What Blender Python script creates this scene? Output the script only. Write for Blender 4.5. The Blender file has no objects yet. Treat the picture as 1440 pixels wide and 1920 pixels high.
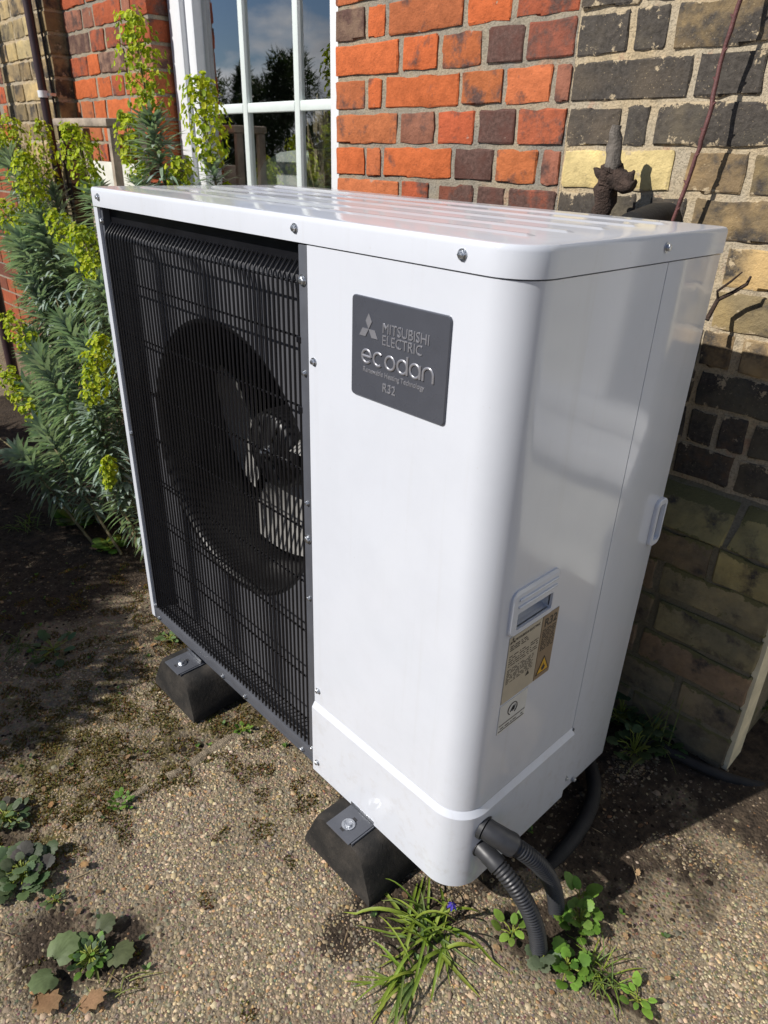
import bpy, bmesh, math, random
import numpy as np
from mathutils import Vector, Matrix, noise as mnoise

D = bpy.data
SC = bpy.context.scene
COL = SC.collection
R_ = math.radians

# ------------------------------------------------------------------ camera
CAM_C = Vector((1.48954491, -0.623245572, 1.09864402))
# rows: right, down, forward
CAM_R = ((0.68735768, 0.72563044, 0.03162106), (0.35224658, -0.29496172, -0.88821165), (-0.6351864, 0.62165751, -0.45834504))
FPX = 1319.80372
cam_d = D.cameras.new('camera')
cam = D.objects.new('camera', cam_d)
COL.objects.link(cam)
cam_d.sensor_fit = 'VERTICAL'
cam_d.sensor_height = 24.0
cam_d.sensor_width = 18.0
cam_d.lens = 24.0 * FPX / 1920.0
cam_d.clip_start = 0.02
cam_d.clip_end = 500
_r, _dn, _f = [Vector(v) for v in CAM_R]
M = Matrix(((_r.x, -_dn.x, -_f.x, CAM_C.x), (_r.y, -_dn.y, -_f.y, CAM_C.y), (_r.z, -_dn.z, -_f.z, CAM_C.z), (0, 0, 0, 1)))
cam.matrix_world = M
cam_d.dof.use_dof = True
cam_d.dof.focus_distance = 1.15
cam_d.dof.aperture_fstop = 6.5
SC.camera = cam


def at(px, py, y):
    """point of the photograph (1440 x 1920) on the vertical plane at depth y"""
    v = _r * ((px - 720) / FPX) + _dn * ((py - 960) / FPX) + _f
    return CAM_C + v * ((y - CAM_C.y) / v.y)


def atz(px, py, z):
    v = _r * ((px - 720) / FPX) + _dn * ((py - 960) / FPX) + _f
    return CAM_C + v * ((z - CAM_C.z) / v.z)


# ------------------------------------------------------------------ light
SUN_EL = R_(38.0)
LX, LY = 0.362, 0.932                       # the way the light travels over the ground
w = D.worlds.new('World'); SC.world = w; w.use_nodes = True
nt = w.node_tree; nt.nodes.clear()
o_ = nt.nodes.new('ShaderNodeOutputWorld'); bg = nt.nodes.new('ShaderNodeBackground')
sky = nt.nodes.new('ShaderNodeTexSky'); sky.sky_type = 'NISHITA'; sky.sun_disc = False
sky.sun_elevation = SUN_EL; sky.sun_rotation = math.atan2(-LX, -LY) % (2 * math.pi)
sky.air_density = 1.0; sky.dust_density = 0.2; sky.ozone_density = 1.2
tc = nt.nodes.new('ShaderNodeTexCoord')
mp = nt.nodes.new('ShaderNodeMapping'); mp.inputs['Scale'].default_value = (2.0, 2.0, 4.2)
mp.inputs['Location'].default_value = (2.96, 1.68, 4.24)
nz = nt.nodes.new('ShaderNodeTexNoise'); nz.inputs['Scale'].default_value = 1.9; nz.inputs['Detail'].default_value = 9; nz.inputs['Roughness'].default_value = 0.52
rp = nt.nodes.new('ShaderNodeValToRGB'); rp.color_ramp.elements[0].position = 0.545; rp.color_ramp.elements[1].position = 0.62
mx = nt.nodes.new('ShaderNodeMix'); mx.data_type = 'RGBA'
mx.inputs[7].default_value = (10.5, 10.8, 11.4, 1)
nt.links.new(tc.outputs['Generated'], mp.inputs[0]); nt.links.new(mp.outputs[0], nz.inputs[0])
nt.links.new(nz.outputs[0], rp.inputs[0]); nt.links.new(rp.outputs[0], mx.inputs[0])
tn = nt.nodes.new('ShaderNodeMix'); tn.data_type = 'RGBA'; tn.blend_type = 'MULTIPLY'; tn.inputs[0].default_value = 1.0; tn.inputs[7].default_value = (0.84, 0.97, 1.22, 1)
cs = nt.nodes.new('ShaderNodeValToRGB'); cs.color_ramp.elements[0].position = 0.38; cs.color_ramp.elements[1].position = 0.62
cs.color_ramp.elements[0].color = (0.42, 0.44, 0.48, 1); cs.color_ramp.elements[1].color = (1, 1, 1, 1)
nz2 = nt.nodes.new('ShaderNodeTexNoise'); nz2.inputs['Scale'].default_value = 3.2; nz2.inputs['Detail'].default_value = 7
cm = nt.nodes.new('ShaderNodeMix'); cm.data_type = 'RGBA'; cm.blend_type = 'MULTIPLY'; cm.inputs[0].default_value = 1.0; cm.inputs[6].default_value = (16.0, 16.4, 17.2, 1)
nt.links.new(mp.outputs[0], nz2.inputs[0]); nt.links.new(nz2.outputs[0], cs.inputs[0]); nt.links.new(cs.outputs[0], cm.inputs[7]); nt.links.new(cm.outputs[2], mx.inputs[7])
nt.links.new(sky.outputs[0], tn.inputs[6]); nt.links.new(tn.outputs[2], mx.inputs[6]); nt.links.new(mx.outputs[2], bg.inputs[0])
bg.inputs[1].default_value = 0.05
nt.links.new(bg.outputs[0], o_.inputs[0])
sd = D.lights.new('sun', 'SUN'); sd.energy = 5.0; sd.angle = R_(0.5); sd.color = (1.0, 0.955, 0.89)
sun = D.objects.new('sun', sd); COL.objects.link(sun)
sun.rotation_euler = Vector((LX * math.cos(SUN_EL), LY * math.cos(SUN_EL), -math.sin(SUN_EL))).to_track_quat('-Z', 'Y').to_euler()
sun.location = (-3, -8, 7)
SC.view_settings.view_transform = 'Standard'; SC.view_settings.look = 'None'
SC.view_settings.exposure = 0.08; SC.view_settings.gamma = 1.0
SC.view_settings.use_curve_mapping = False
SC.render.engine = 'CYCLES'
SC.cycles.max_bounces = 8
SC.cycles.transparent_max_bounces = 12


# ------------------------------------------------------------------ helpers
class MB:
    def __init__(s):
        s.v = []; s.f = []; s.col = []

    def box(s, a, b, bev=0.0):
        x0, y0, z0 = a; x1, y1, z1 = b
        n = len(s.v)
        if bev <= 0:
            s.v += [(x0, y0, z0), (x1, y0, z0), (x1, y1, z0), (x0, y1, z0), (x0, y0, z1), (x1, y0, z1), (x1, y1, z1), (x0, y1, z1)]
            s.f += [tuple(n + i for i in q) for q in ((0, 3, 2, 1), (4, 5, 6, 7), (0, 1, 5, 4), (1, 2, 6, 5), (2, 3, 7, 6), (3, 0, 4, 7))]
        else:
            bm = bmesh.new(); bmesh.ops.create_cube(bm, size=1)
            for v in bm.verts:
                v.co = Vector(((x0 + x1) / 2 + v.co.x * (x1 - x0), (y0 + y1) / 2 + v.co.y * (y1 - y0), (z0 + z1) / 2 + v.co.z * (z1 - z0)))
            bmesh.ops.bevel(bm, geom=bm.edges[:], offset=bev, segments=2, affect='EDGES', profile=0.5)
            bm.verts.index_update()
            s.v += [tuple(v.co) for v in bm.verts]
            s.f += [tuple(n + v.index for v in f.verts) for f in bm.faces]
            bm.free()
        return s

    def prism(s, poly, z0, z1, cap=True):
        n = len(s.v); k = len(poly)
        s.v += [(p[0], p[1], z0) for p in poly] + [(p[0], p[1], z1) for p in poly]
        for i in range(k):
            j = (i + 1) % k
            s.f.append((n + i, n + j, n + k + j, n + k + i))
        if cap:
            s.f.append(tuple(n + k + i for i in range(k))); s.f.append(tuple(n + k - 1 - i for i in range(k)))
        return s

    def loft(s, loops, cap0=True, cap1=True):
        n = len(s.v); k = len(loops[0])
        for L in loops: s.v += [tuple(p) for p in L]
        for a in range(len(loops) - 1):
            for i in range(k):
                j = (i + 1) % k
                s.f.append((n + a * k + i, n + a * k + j, n + (a + 1) * k + j, n + (a + 1) * k + i))
        if cap0: s.f.append(tuple(n + k - 1 - i for i in range(k)))
        if cap1: s.f.append(tuple(n + (len(loops) - 1) * k + i for i in range(k)))
        return s

    def tube(s, path, rad, seg=8, cap=True):
        P = [Vector(p) for p in path]; m = len(P)
        if not hasattr(rad, '__len__'): rad = [rad] * m
        t0 = (P[1] - P[0]).normalized()
        u = t0.cross(Vector((0, 0, 1)));
        if u.length < 1e-3: u = t0.cross(Vector((1, 0, 0)))
        u.normalize(); loops = []
        for i in range(m):
            t = (P[min(i + 1, m - 1)] - P[max(i - 1, 0)]).normalized()
            u = (u - t * u.dot(t)).normalized(); v = t.cross(u)
            loops.append([P[i] + (u * math.cos(a) + v * math.sin(a)) * rad[i] for a in [2 * math.pi * q / seg for q in range(seg)]])
        return s.loft(loops, cap, cap)

    def disc(s, c, nrm, r, h=0.0, seg=16, dome=0.0):
        c = Vector(c); nrm = Vector(nrm).normalized()
        pts = [c, c + nrm * h]; rr = [r, r]
        if dome: pts += [c + nrm * (h + dome * .7), c + nrm * (h + dome)]; rr += [r * .8, r * .35]
        return s.tube(pts, rr, seg)

    def quad(s, a, b, c, d):
        n = len(s.v); s.v += [tuple(a), tuple(b), tuple(c), tuple(d)]; s.f.append((n, n + 1, n + 2, n + 3)); return s

    def poly(s, pts):
        n = len(s.v); s.v += [tuple(p) for p in pts]; s.f.append(tuple(range(n, n + len(pts)))); return s

    def mesh(s, name, mat, smooth=None):
        me = D.meshes.new(name); me.from_pydata(s.v, [], s.f)
        if mat: me.materials.append(mat)
        if smooth is not None:
            me.shade_smooth()
            if smooth < 179: me.set_sharp_from_angle(angle=R_(smooth))
        return me

    def build(s, name, mat, parent=None, smooth=None, loc=None):
        return add(name, s.mesh(name, mat, smooth), parent, loc)


def rough(m, amp, sc):
    out = []
    for v in m.v:
        p = Vector(v) * sc
        out.append(tuple(Vector(v) + Vector((mnoise.noise(p), mnoise.noise(p + Vector((9, 1, 4))), mnoise.noise(p + Vector((3, 7, 2))))) * amp))
    m.v = out
    return m


def add(name, me, parent=None, loc=None):
    o = D.objects.new(name, me); COL.objects.link(o)
    if parent is not None: o.parent = parent
    if loc is not None: o.location = loc
    return o


def tag(o, label=None, cat=None, group=None, kind=None):
    if label: o['label'] = label
    if cat: o['category'] = cat
    if group: o['group'] = group
    if kind: o['kind'] = kind
    return o


def empty(name, loc=(0, 0, 0)):
    o = D.objects.new(name, None); COL.objects.link(o); o.location = loc; o.empty_display_size = 0.05
    return o


def bez(p0, p1, p2, p3, n):
    p0, p1, p2, p3 = map(Vector, (p0, p1, p2, p3)); out = []
    for i in range(n + 1):
        t = i / n; q = 1 - t
        out.append(p0 * q ** 3 + p1 * 3 * q * q * t + p2 * 3 * q * t * t + p3 * t ** 3)
    return out


def np_mesh(name, V, F, mat, colors=None, smooth=True):
    """V (n,3), F (m,k) arrays; optional point colours"""
    me = D.meshes.new(name); V = np.asarray(V, np.float32); F = np.asarray(F, np.int32)
    k = F.shape[1]
    me.vertices.add(len(V)); me.vertices.foreach_set('co', V.ravel())
    me.loops.add(F.size); me.loops.foreach_set('vertex_index', F.ravel())
    me.polygons.add(len(F)); me.polygons.foreach_set('loop_start', np.arange(len(F), dtype=np.int32) * k)
    me.update(calc_edges=True); me.validate()
    if colors is not None:
        at_ = me.color_attributes.new('tint', 'FLOAT_COLOR', 'POINT')
        c = np.ones((len(V), 4), np.float32); c[:, :3] = colors; at_.data.foreach_set('color', c.ravel())
    if mat: me.materials.append(mat)
    if smooth: me.shade_smooth()
    return me


# ------------------------------------------------------------------ materials
class NT:
    def __init__(s, name):
        s.m = D.materials.new(name); s.m.use_nodes = True; s.t = s.m.node_tree; s.t.nodes.clear()
        s.out = s.t.nodes.new('ShaderNodeOutputMaterial')

    def n(s, kind, **kw):
        nd = s.t.nodes.new('ShaderNode' + kind)
        for k, v in kw.items():
            if k.startswith('_'): setattr(nd, k[1:], v)
            else:
                nd.inputs[k.replace('_', ' ')].default_value = v
        return nd

    def l(s, a, b): s.t.links.new(a, b)

    def noise(s, scale, detail=5, rough=0.55, vec=None, dim='3D'):
        nd = s.n('TexNoise'); nd.inputs['Scale'].default_value = scale; nd.inputs['Detail'].default_value = detail; nd.inputs['Roughness'].default_value = rough
        if vec is None: vec = s.pos()
        s.l(vec, nd.inputs['Vector']); return nd.outputs[0]

    def pos(s):
        if not hasattr(s, '_g'): s._g = s.n('TexCoord').outputs['Object']
        return s._g

    def gpos(s):
        if not hasattr(s, '_gg'): s._gg = s.n('NewGeometry').outputs['Position']
        return s._gg

    def ramp(s, fac, stops):
        nd = s.n('ValToRGB'); cr = nd.color_ramp
        while len(cr.elements) < len(stops): cr.elements.new(0.5)
        for e, (p, c) in zip(cr.elements, stops):
            e.position = p; e.color = (c, c, c, 1) if not hasattr(c, '__len__') else (*c[:3], 1)
        s.l(fac, nd.inputs[0]); return nd.outputs[0]

    def mix(s, fac, a, b, blend='MIX'):
        nd = s.n('Mix'); nd.data_type = 'RGBA'; nd.blend_type = blend
        for sock, v in ((nd.inputs[0], fac), (nd.inputs[6], a), (nd.inputs[7], b)):
            if hasattr(v, 'links') or hasattr(v, 'is_linked'): s.l(v, sock)
            elif hasattr(v, '__len__'): sock.default_value = (*v[:3], 1)
            else: sock.default_value = v
        return nd.outputs[2]

    def math(s, op, a, b=0.0):
        nd = s.n('Math'); nd.operation = op
        for sock, v in ((nd.inputs[0], a), (nd.inputs[1], b)):
            if hasattr(v, 'is_linked'): s.l(v, sock)
            else: sock.default_value = v
        return nd.outputs[0]

    def bump(s, h, dist, strength=1.0):
        nd = s.n('Bump'); nd.inputs['Distance'].default_value = dist; nd.inputs['Strength'].default_value = strength
        s.l(h, nd.inputs['Height']); return nd.outputs[0]

    def bsdf(s, color, rough=0.6, metal=0.0, normal=None, spec=0.5, **kw):
        b = s.n('BsdfPrincipled')
        for sock, v in ((b.inputs['Base Color'], color), (b.inputs['Roughness'], rough), (b.inputs['Metallic'], metal), (b.inputs['Specular IOR Level'], spec)):
            if hasattr(v, 'is_linked'): s.l(v, sock)
            elif hasattr(v, '__len__'): sock.default_value = (*v[:3], 1)
            else: sock.default_value = v
        for k, v in kw.items(): b.inputs[k.replace('_', ' ')].default_value = v
        if normal is not None: s.l(normal, b.inputs['Normal'])
        return b

    def done(s, shader): s.l(shader.outputs[0], s.out.inputs['Surface']); return s.m


def simple(name, c, rough=0.6, metal=0.0, var=0.15, scale=30.0, bump=0.0, spec=0.5, **kw):
    t = NT(name); f = t.noise(scale, 4)
    v = t.ramp(f, [(0.3, 1 - var), (0.7, 1 + var * 0.6)])
    col = t.mix(1.0, c, v, 'MULTIPLY')
    rg = t.ramp(t.noise(scale * .37, 3), [(0.3, max(rough - .07, 0.02)), (0.7, min(rough + .07, 1))])
    nrm = t.bump(t.noise(scale * 4, 4), bump) if bump else None
    return t.done(t.bsdf(col, rg, metal, nrm, spec, **kw))


def m_paint():
    t = NT('white_enamel')
    dirt = t.ramp(t.noise(5, 6, .65), [(0.45, 1.0), (0.8, 0.93)])
    col = t.mix(1.0, (0.635, 0.662, 0.722), dirt, 'MULTIPLY')
    gp = t.n('SeparateXYZ'); t.l(t.gpos(), gp.inputs[0])
    low = t.ramp(gp.outputs[2], [(0.0, 1.0), (0.30, 0.0)])
    spl = t.ramp(t.noise(42, 6, .7), [(0.52, 0.0), (0.78, 0.38)])
    col = t.mix(t.math('MULTIPLY', low, spl), col, (0.36, 0.30, 0.22))
    mpv = t.n('Mapping'); mpv.inputs['Scale'].default_value = (38, 38, 1.6); t.l(t.gpos(), mpv.inputs[0])
    strk = t.ramp(t.noise(1.0, 4, .6, mpv.outputs[0]), [(0.56, 0.0), (0.80, 0.16)])
    col = t.mix(strk, col, (0.42, 0.39, 0.34))
    speck = t.ramp(t.noise(160, 2), [(0.74, 0.0), (0.78, 0.35)])
    col = t.mix(speck, col, (0.45, 0.42, 0.36))
    rg = t.ramp(t.noise(9, 4), [(0.3, 0.07), (0.7, 0.14)])
    nrm = t.bump(t.noise(2.6, 2), 0.004, 0.4)
    return t.done(t.bsdf(col, rg, 0, nrm, 0.5))


def m_brick(name, yellow=False, damp=False):
    t = NT(name)
    oi = t.n('ObjectInfo'); c = oi.outputs['Color']; al = oi.outputs['Alpha']
    off = t.n('VectorMath'); off.operation = 'ADD'
    sc = t.n('VectorMath'); sc.operation = 'SCALE'; sc.inputs['Scale'].default_value = 37.0
    cx = t.n('CombineXYZ'); t.l(oi.outputs['Random'], cx.inputs[0]); t.l(oi.outputs['Random'], cx.inputs[2])
    t.l(cx.outputs[0], sc.inputs[0]); t.l(t.pos(), off.inputs[0]); t.l(sc.outputs[0], off.inputs[1])
    P = off.outputs[0]
    big = t.noise(16, 6, .62, P); fine = t.noise(110, 5, .65, P); mid = t.noise(38, 6, .6, P)
    var = t.ramp(mid, [(0.25, 0.72), (0.55, 1.0), (0.8, 1.18)])
    col = t.mix(1.0, c, var, 'MULTIPLY')
    # soot: amount in the alpha of the object's colour
    thr = t.math('SUBTRACT', 1.0, al)
    mask = t.ramp(t.math('SUBTRACT', t.math('ADD', t.math('MULTIPLY', big, 1.25), t.math('MULTIPLY', fine, 0.25)), t.math('ADD', thr, 0.17)), [(0.0, 0.0), (0.16, 1.0)])
    soot = (0.046, 0.040, 0.034) if yellow else (0.075, 0.042, 0.034)
    col = t.mix(mask, col, t.mix(t.ramp(fine, [(0.35, 0), (0.7, 1)]), soot, [x * 2.1 for x in soot]))
    sx = t.n('SeparateXYZ'); t.l(t.pos(), sx.inputs[0])
    ez = t.math('ABSOLUTE', t.math('SUBTRACT', t.math('MULTIPLY', sx.outputs[2], 1 / .032), 1.0))
    edge = t.math('POWER', ez, 5.0)
    sm_n = t.math('ADD', t.noise(30, 7, .72, P), t.math('MULTIPLY', edge, 0.10 if yellow else 0.07))
    smear = t.ramp(sm_n, [(0.615, 0.0), (0.65, 0.9)] if yellow else [(0.665, 0.0), (0.71, 0.65)])
    # one end or side of a stock is often less burnt than the rest
    if yellow: col = t.mix(t.ramp(t.noise(7, 4, .6, P), [(0.48, 0.0), (0.62, 0.55)]), col, t.mix(1.0, c, (2.0, 1.85, 1.5), 'MULTIPLY'))
    col = t.mix(smear, col, (0.15, 0.14, 0.06) if damp else (0.50, 0.40, 0.26) if yellow else (0.40, 0.33, 0.27))
    speck = t.ramp(t.noise(260, 2, .5, P), [(0.66, 0.0), (0.70, 0.6)])
    col = t.mix(speck, col, (0.05, 0.04, 0.035) if not yellow else (0.33, 0.26, 0.16))
    h = t.math('ADD', t.math('MULTIPLY', mid, 0.7), t.math('MULTIPLY', fine, 0.5))
    return t.done(t.bsdf(col, 0.9, 0, t.bump(h, 0.0055, 1.0), 0.25))


def m_brick_stuff(name, stops):
    t = NT(name); g = t.n('NewGeometry')
    c = t.ramp(g.outputs['Random Per Island'], stops)
    var = t.ramp(t.noise(30, 6, .6), [(0.25, 0.65), (0.75, 1.15)])
    h = t.noise(70, 6, .65)
    return t.done(t.bsdf(t.mix(1.0, c, var, 'MULTIPLY'), 0.9, 0, t.bump(h, 0.003, 0.8), 0.25))


def m_mortar(name, a, b, c):
    t = NT(name)
    f = t.noise(6, 5, .6); col = t.mix(t.ramp(f, [(0.40, 0), (0.58, 1)]), a, b)
    col = t.mix(t.ramp(t.noise(14, 6, .7), [(0.58, 0), (0.66, .8)]), col, c)
    g = t.noise(220, 4, .7); col = t.mix(t.ramp(g, [(0.34, .55), (0.52, 0.0)]), col, (0.12, 0.10, 0.07))
    col = t.mix(t.ramp(t.noise(32, 6, .7), [(0.55, 0), (0.70, .55)]), col, (0.16, 0.135, 0.10))
    return t.done(t.bsdf(col, 0.95, 0, t.bump(t.math('ADD', g, t.noise(50, 5)), 0.004, 0.9), 0.15))


def m_ground():
    t = NT('aggregate_concrete')
    at_ = t.n('Attribute'); at_.attribute_name = 'tint'
    sp = t.n('SeparateColor'); t.l(at_.outputs['Color'], sp.inputs[0])
    soil, moss, far = sp.outputs[0], sp.outputs[1], sp.outputs[2]  # soil channel also carries the darkening of shaded ground
    n1 = t.noise(45, 6, .65, t.gpos()); n2 = t.noise(7, 6, .6, t.gpos()); n3 = t.noise(260, 4, .7, t.gpos())
    base = t.mix(t.ramp(n1, [(0.3, 0), (0.7, 1)]), (0.15, 0.122, 0.085), (0.34, 0.27, 0.18))
    vo = t.n('TexVoronoi'); vo.inputs['Scale'].default_value = 150; t.l(t.gpos(), vo.inputs['Vector'])
    peb = t.mix(1.0, vo.outputs['Color'], (0.30, 0.235, 0.155), 'MULTIPLY')
    base = t.mix(t.ramp(vo.outputs['Distance'], [(0.25, .75), (0.6, 0)]), base, t.mix(.45, peb, (0.20, 0.155, 0.105)))
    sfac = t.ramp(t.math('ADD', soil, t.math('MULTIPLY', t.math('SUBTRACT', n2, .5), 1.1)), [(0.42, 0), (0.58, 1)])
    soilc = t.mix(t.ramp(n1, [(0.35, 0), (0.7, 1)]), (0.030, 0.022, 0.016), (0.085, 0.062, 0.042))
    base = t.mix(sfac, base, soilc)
    mfac = t.ramp(t.math('ADD', moss, t.math('MULTIPLY', t.math('SUBTRACT', t.noise(22, 7, .7, t.gpos()), .5), 1.7)), [(0.48, 0), (0.66, .9)])
    mossc = t.mix(t.ramp(n3, [(0.35, 0), (0.68, 1)]), (0.060, 0.050, 0.018), (0.165, 0.135, 0.040))
    base = t.mix(mfac, base, mossc)
    h = t.math('ADD', t.math('MULTIPLY', n1, .6), t.math('ADD', t.math('MULTIPLY', n3, .45), t.math('MULTIPLY', vo.outputs['Distance'], -.5)))
    return t.done(t.bsdf(base, 0.92, 0, t.bump(h, 0.007, 1.0), 0.25))


def m_tint(name, rough=0.7, bump=0.0, trans=0.0, spec=0.35, scale=300):
    """base colour from the mesh's own tint attribute, with grain"""
    t = NT(name); at_ = t.n('Attribute'); at_.attribute_name = 'tint'
    var = t.ramp(t.noise(scale, 4, .6, t.gpos()), [(0.3, 0.78), (0.7, 1.15)])
    col = t.mix(1.0, at_.outputs['Color'], var, 'MULTIPLY')
    nrm = t.bump(t.noise(scale * 2, 3, .6, t.gpos()), bump) if bump else None
    b = t.bsdf(col, rough, 0, nrm, spec)
    if trans:
        tr = t.n('BsdfTranslucent'); t.l(t.mix(1.0, col, (1.15, 1.3, 0.55), 'MULTIPLY'), tr.inputs[0])
        ms = t.n('MixShader'); ms.inputs[0].default_value = trans
        t.l(b.outputs[0], ms.inputs[1]); t.l(tr.outputs[0], ms.inputs[2])
        return t.done(ms)
    return t.done(b)


def m_glass():
    t = NT('window_glass')
    fr = t.n('Fresnel'); bk = t.n('NewGeometry'); t.l(t.math('SUBTRACT', 1.52, t.math('MULTIPLY', bk.outputs['Backfacing'], 1.52 - 1 / 1.52)), fr.inputs[0])
    tr = t.n('BsdfTransparent'); tr.inputs[0].default_value = (0.80, 0.84, 0.82, 1)
    gl = t.n('BsdfGlossy'); gl.inputs['Roughness'].default_value = 0.0; gl.inputs[0].default_value = (1, 1, 1, 1)
    t.l(t.bump(t.noise(1.7, 1), 0.0012, 0.25), gl.inputs['Normal'])
    f2 = t.math('MINIMUM', t.math('MULTIPLY', fr.outputs[0], 5.2), 1.0)
    ms = t.n('MixShader'); t.l(f2, ms.inputs[0]); t.l(tr.outputs[0], ms.inputs[1]); t.l(gl.outputs[0], ms.inputs[2])
    return t.done(ms)


def m_rubber():
    t = NT('recycled_rubber')
    f = t.noise(160, 5, .7); f2 = t.noise(14, 5, .6)
    col = t.mix(t.ramp(f2, [(0.4, 0), (0.75, 1)]), (0.018, 0.017, 0.016), (0.066, 0.057, 0.048))
    col = t.mix(t.ramp(f, [(0.62, 0), (0.7, .5)]), col, (0.12, 0.10, 0.08))
    return t.done(t.bsdf(col, 0.85, 0, t.bump(f, 0.002, .8), 0.3))


MT = dict(
    paint=m_paint(),
    darkmetal=simple('grey_coated_steel', (0.085, 0.09, 0.105), 0.42, 0.0, .12, 25),
    wire=simple('black_coated_wire', (0.007, 0.007, 0.009), 0.36, 0, .1, 80, spec=.3),
    shroud=simple('dark_grey_panel', (0.080, 0.082, 0.093), 0.55, 0, .12, 20),
    blackpl=simple('black_plastic', (0.010, 0.010, 0.011), 0.42, 0, .15, 60),
    bladepl=simple('grey_fan_plastic', (0.26, 0.255, 0.245), 0.36, 0, .08, 30),
    fins=simple('coil_fins', (0.012, 0.012, 0.014), 0.6, 0.2, .2, 60),
    zinc=simple('zinc_plated_steel', (0.55, 0.57, 0.60), 0.32, 0.95, .2, 120, .0006),
    chrome=simple('embossed_silver', (0.33, 0.33, 0.36), 0.3, 0.45, .06, 60),
    badge=simple('gunmetal_badge', (0.100, 0.106, 0.128), 0.28, 0.3, .06, 40),
    core=simple('gap_shadow_steel', (0.03, 0.03, 0.033), 0.7, 0, .1, 20),
    sticker=simple('cream_sticker', (0.46, 0.41, 0.32), 0.45, 0, .07, 40),
    sticker2=simple('tan_sticker', (0.27, 0.20, 0.13), 0.45, 0, .07, 40),
    stickerw=simple('white_sticker', (0.62, 0.62, 0.60), 0.45, 0, .05, 40),
    ink=simple('printed_ink', (0.05, 0.042, 0.036), 0.6, 0, .1, 60),
    yellow=simple('warning_yellow', (0.62, 0.36, 0.03), 0.5, 0, .08, 60),
    rubber=m_rubber(),
    hose=simple('grey_black_conduit', (0.030, 0.031, 0.035), 0.42, 0, .2, 70),
    pipe=simple('black_pipe_lagging', (0.016, 0.015, 0.015), 0.75, 0, .3, 50, .001),
    red=m_brick('red_facing_brick'), yel=m_brick('sooty_stock_brick', True), damp=m_brick('damp_plinth_brick', True, True),
    mred=m_mortar('grey_lime_mortar', (0.285, 0.265, 0.225), (0.40, 0.335, 0.24), (0.46, 0.30, 0.20)),
    myel=m_mortar('buff_lime_mortar', (0.54, 0.425, 0.265), (0.48, 0.41, 0.30), (0.50, 0.31, 0.21)),
    mpl=m_mortar('damp_mossy_mortar', (0.19, 0.165, 0.105), (0.25, 0.215, 0.15), (0.12, 0.13, 0.055)),
    redstuff=m_brick_stuff('red_brickwork', [(0.0, (.42, .10, .04)), (0.5, (.30, .09, .045)), (1.0, (.14, .055, .04))]),
    yelstuff=m_brick_stuff('stock_brickwork', [(0.0, (.055, .047, .04)), (0.5, (.12, .10, .065)), (1.0, (.30, .24, .14))]),
    upvc=simple('white_window_frame', (0.78, 0.79, 0.81), 0.3, 0, .04, 12),
    bar=simple('glazing_bar_white', (0.70, 0.76, 0.74), 0.35, 0, .04, 20),
    glass=m_glass(),
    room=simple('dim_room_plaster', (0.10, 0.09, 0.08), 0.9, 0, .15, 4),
    cream=simple('cream_limewash', (0.72, 0.64, 0.44), 0.9, 0, .22, 18, .004),
    stone=simple('stone_sill', (0.42, 0.38, 0.32), 0.9, 0, .2, 25, .003),
    door=simple('slate_grey_paint', (0.10, 0.105, 0.12), 0.4, 0, .06, 10),
    dpipe=simple('plum_brown_pipe_paint', (0.045, 0.024, 0.028), 0.42, 0, .2, 30),
    wood=simple('weathered_wood', (0.38, 0.31, 0.24), 0.85, 0, .35, 22, .003),
    whiteboard=simple('flaking_white_board', (0.66, 0.65, 0.58), 0.8, 0, .2, 14, .001),
    bark=simple('dark_bark', (0.060, 0.038, 0.028), 0.9, 0, .5, 60, .006),
    barkcut=simple('cut_wood_grey', (0.15, 0.13, 0.11), 0.9, 0, .3, 70, .003),
    stem=simple('reddish_stem', (0.13, 0.050, 0.046), 0.6, 0, .3, 60, .001),
    leafm=m_tint('leaf_surface', 0.55, 0.0, 0.28, .4, 90),
    flowm=m_tint('bract_surface', 0.6, 0.0, 0.35, .3, 200),
    stonem=m_tint('pebble_surface', 0.75, 0.0006, 0, .3, 420),
    mossm=m_tint('moss_surface', 0.95, 0, 0, .1, 300),
    ground=m_ground(),
    lampgrey=simple('pale_grey_fabric', (0.56, 0.58, 0.56), 0.9, 0, .08, 30),
    twig=simple('dry_twig', (0.20, 0.13, 0.08), 0.9, 0, .3, 60, .001),
)
GZ = -0.10      # ground level

# ------------------------------------------------------------------ ground
def n2(x, y, s, seed=0.0):
    return mnoise.noise(Vector((x * s, y * s, seed)))


SLAB_X = 0.415       # old joint between two slabs runs away from the camera here


def joint_x(y): return SLAB_X + 0.012 * n2(0, y, 9, 3)


def soil_shade_at(x, y):  # soil cover, also laid on thicker where shade falls, to darken it
    v = 0.0
    if x < joint_x(y) - .01: v = .34
    if x < -0.12: v = max(v, .34 + min(.5, (-0.12 - x) * 1.3))  # left soil, darkened for the shade lying there
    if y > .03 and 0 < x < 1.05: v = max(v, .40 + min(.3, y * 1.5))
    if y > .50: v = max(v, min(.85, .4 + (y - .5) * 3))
    if x > 1.0 and y > .12 and x < 1.36: v = max(v, min(.6, .30 + (y - .12) * 1.6) - max(0, x - 1.22) * 1.8)  # soil thickened inside the unit's shadow to deepen it
    if 1.16 < x < 1.45:
        d = abs(y - (.105 + .10 * (x - 1.16) + .01 * n2(x, 0, 25, 4)))
        if d < .012: v = max(v, .75)
    # soil round the weeds
    for cx, cy, r, a in ((.98, -.03, .11, .62), (.93, -.14, .06, .45), (1.16, .12, .10, .55), (.62, -.50, .12, .5), (.70, -.42, .09, .55), (.38, -.50, .10, .55), (1.28, .12, .06, .4), (.10, .03, .1, .5)):
        d = math.hypot(x - cx, y - cy) / r
        if d < 1.4: v = max(v, a * (1.4 - d) / .9)
    return min(v, .95)


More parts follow.
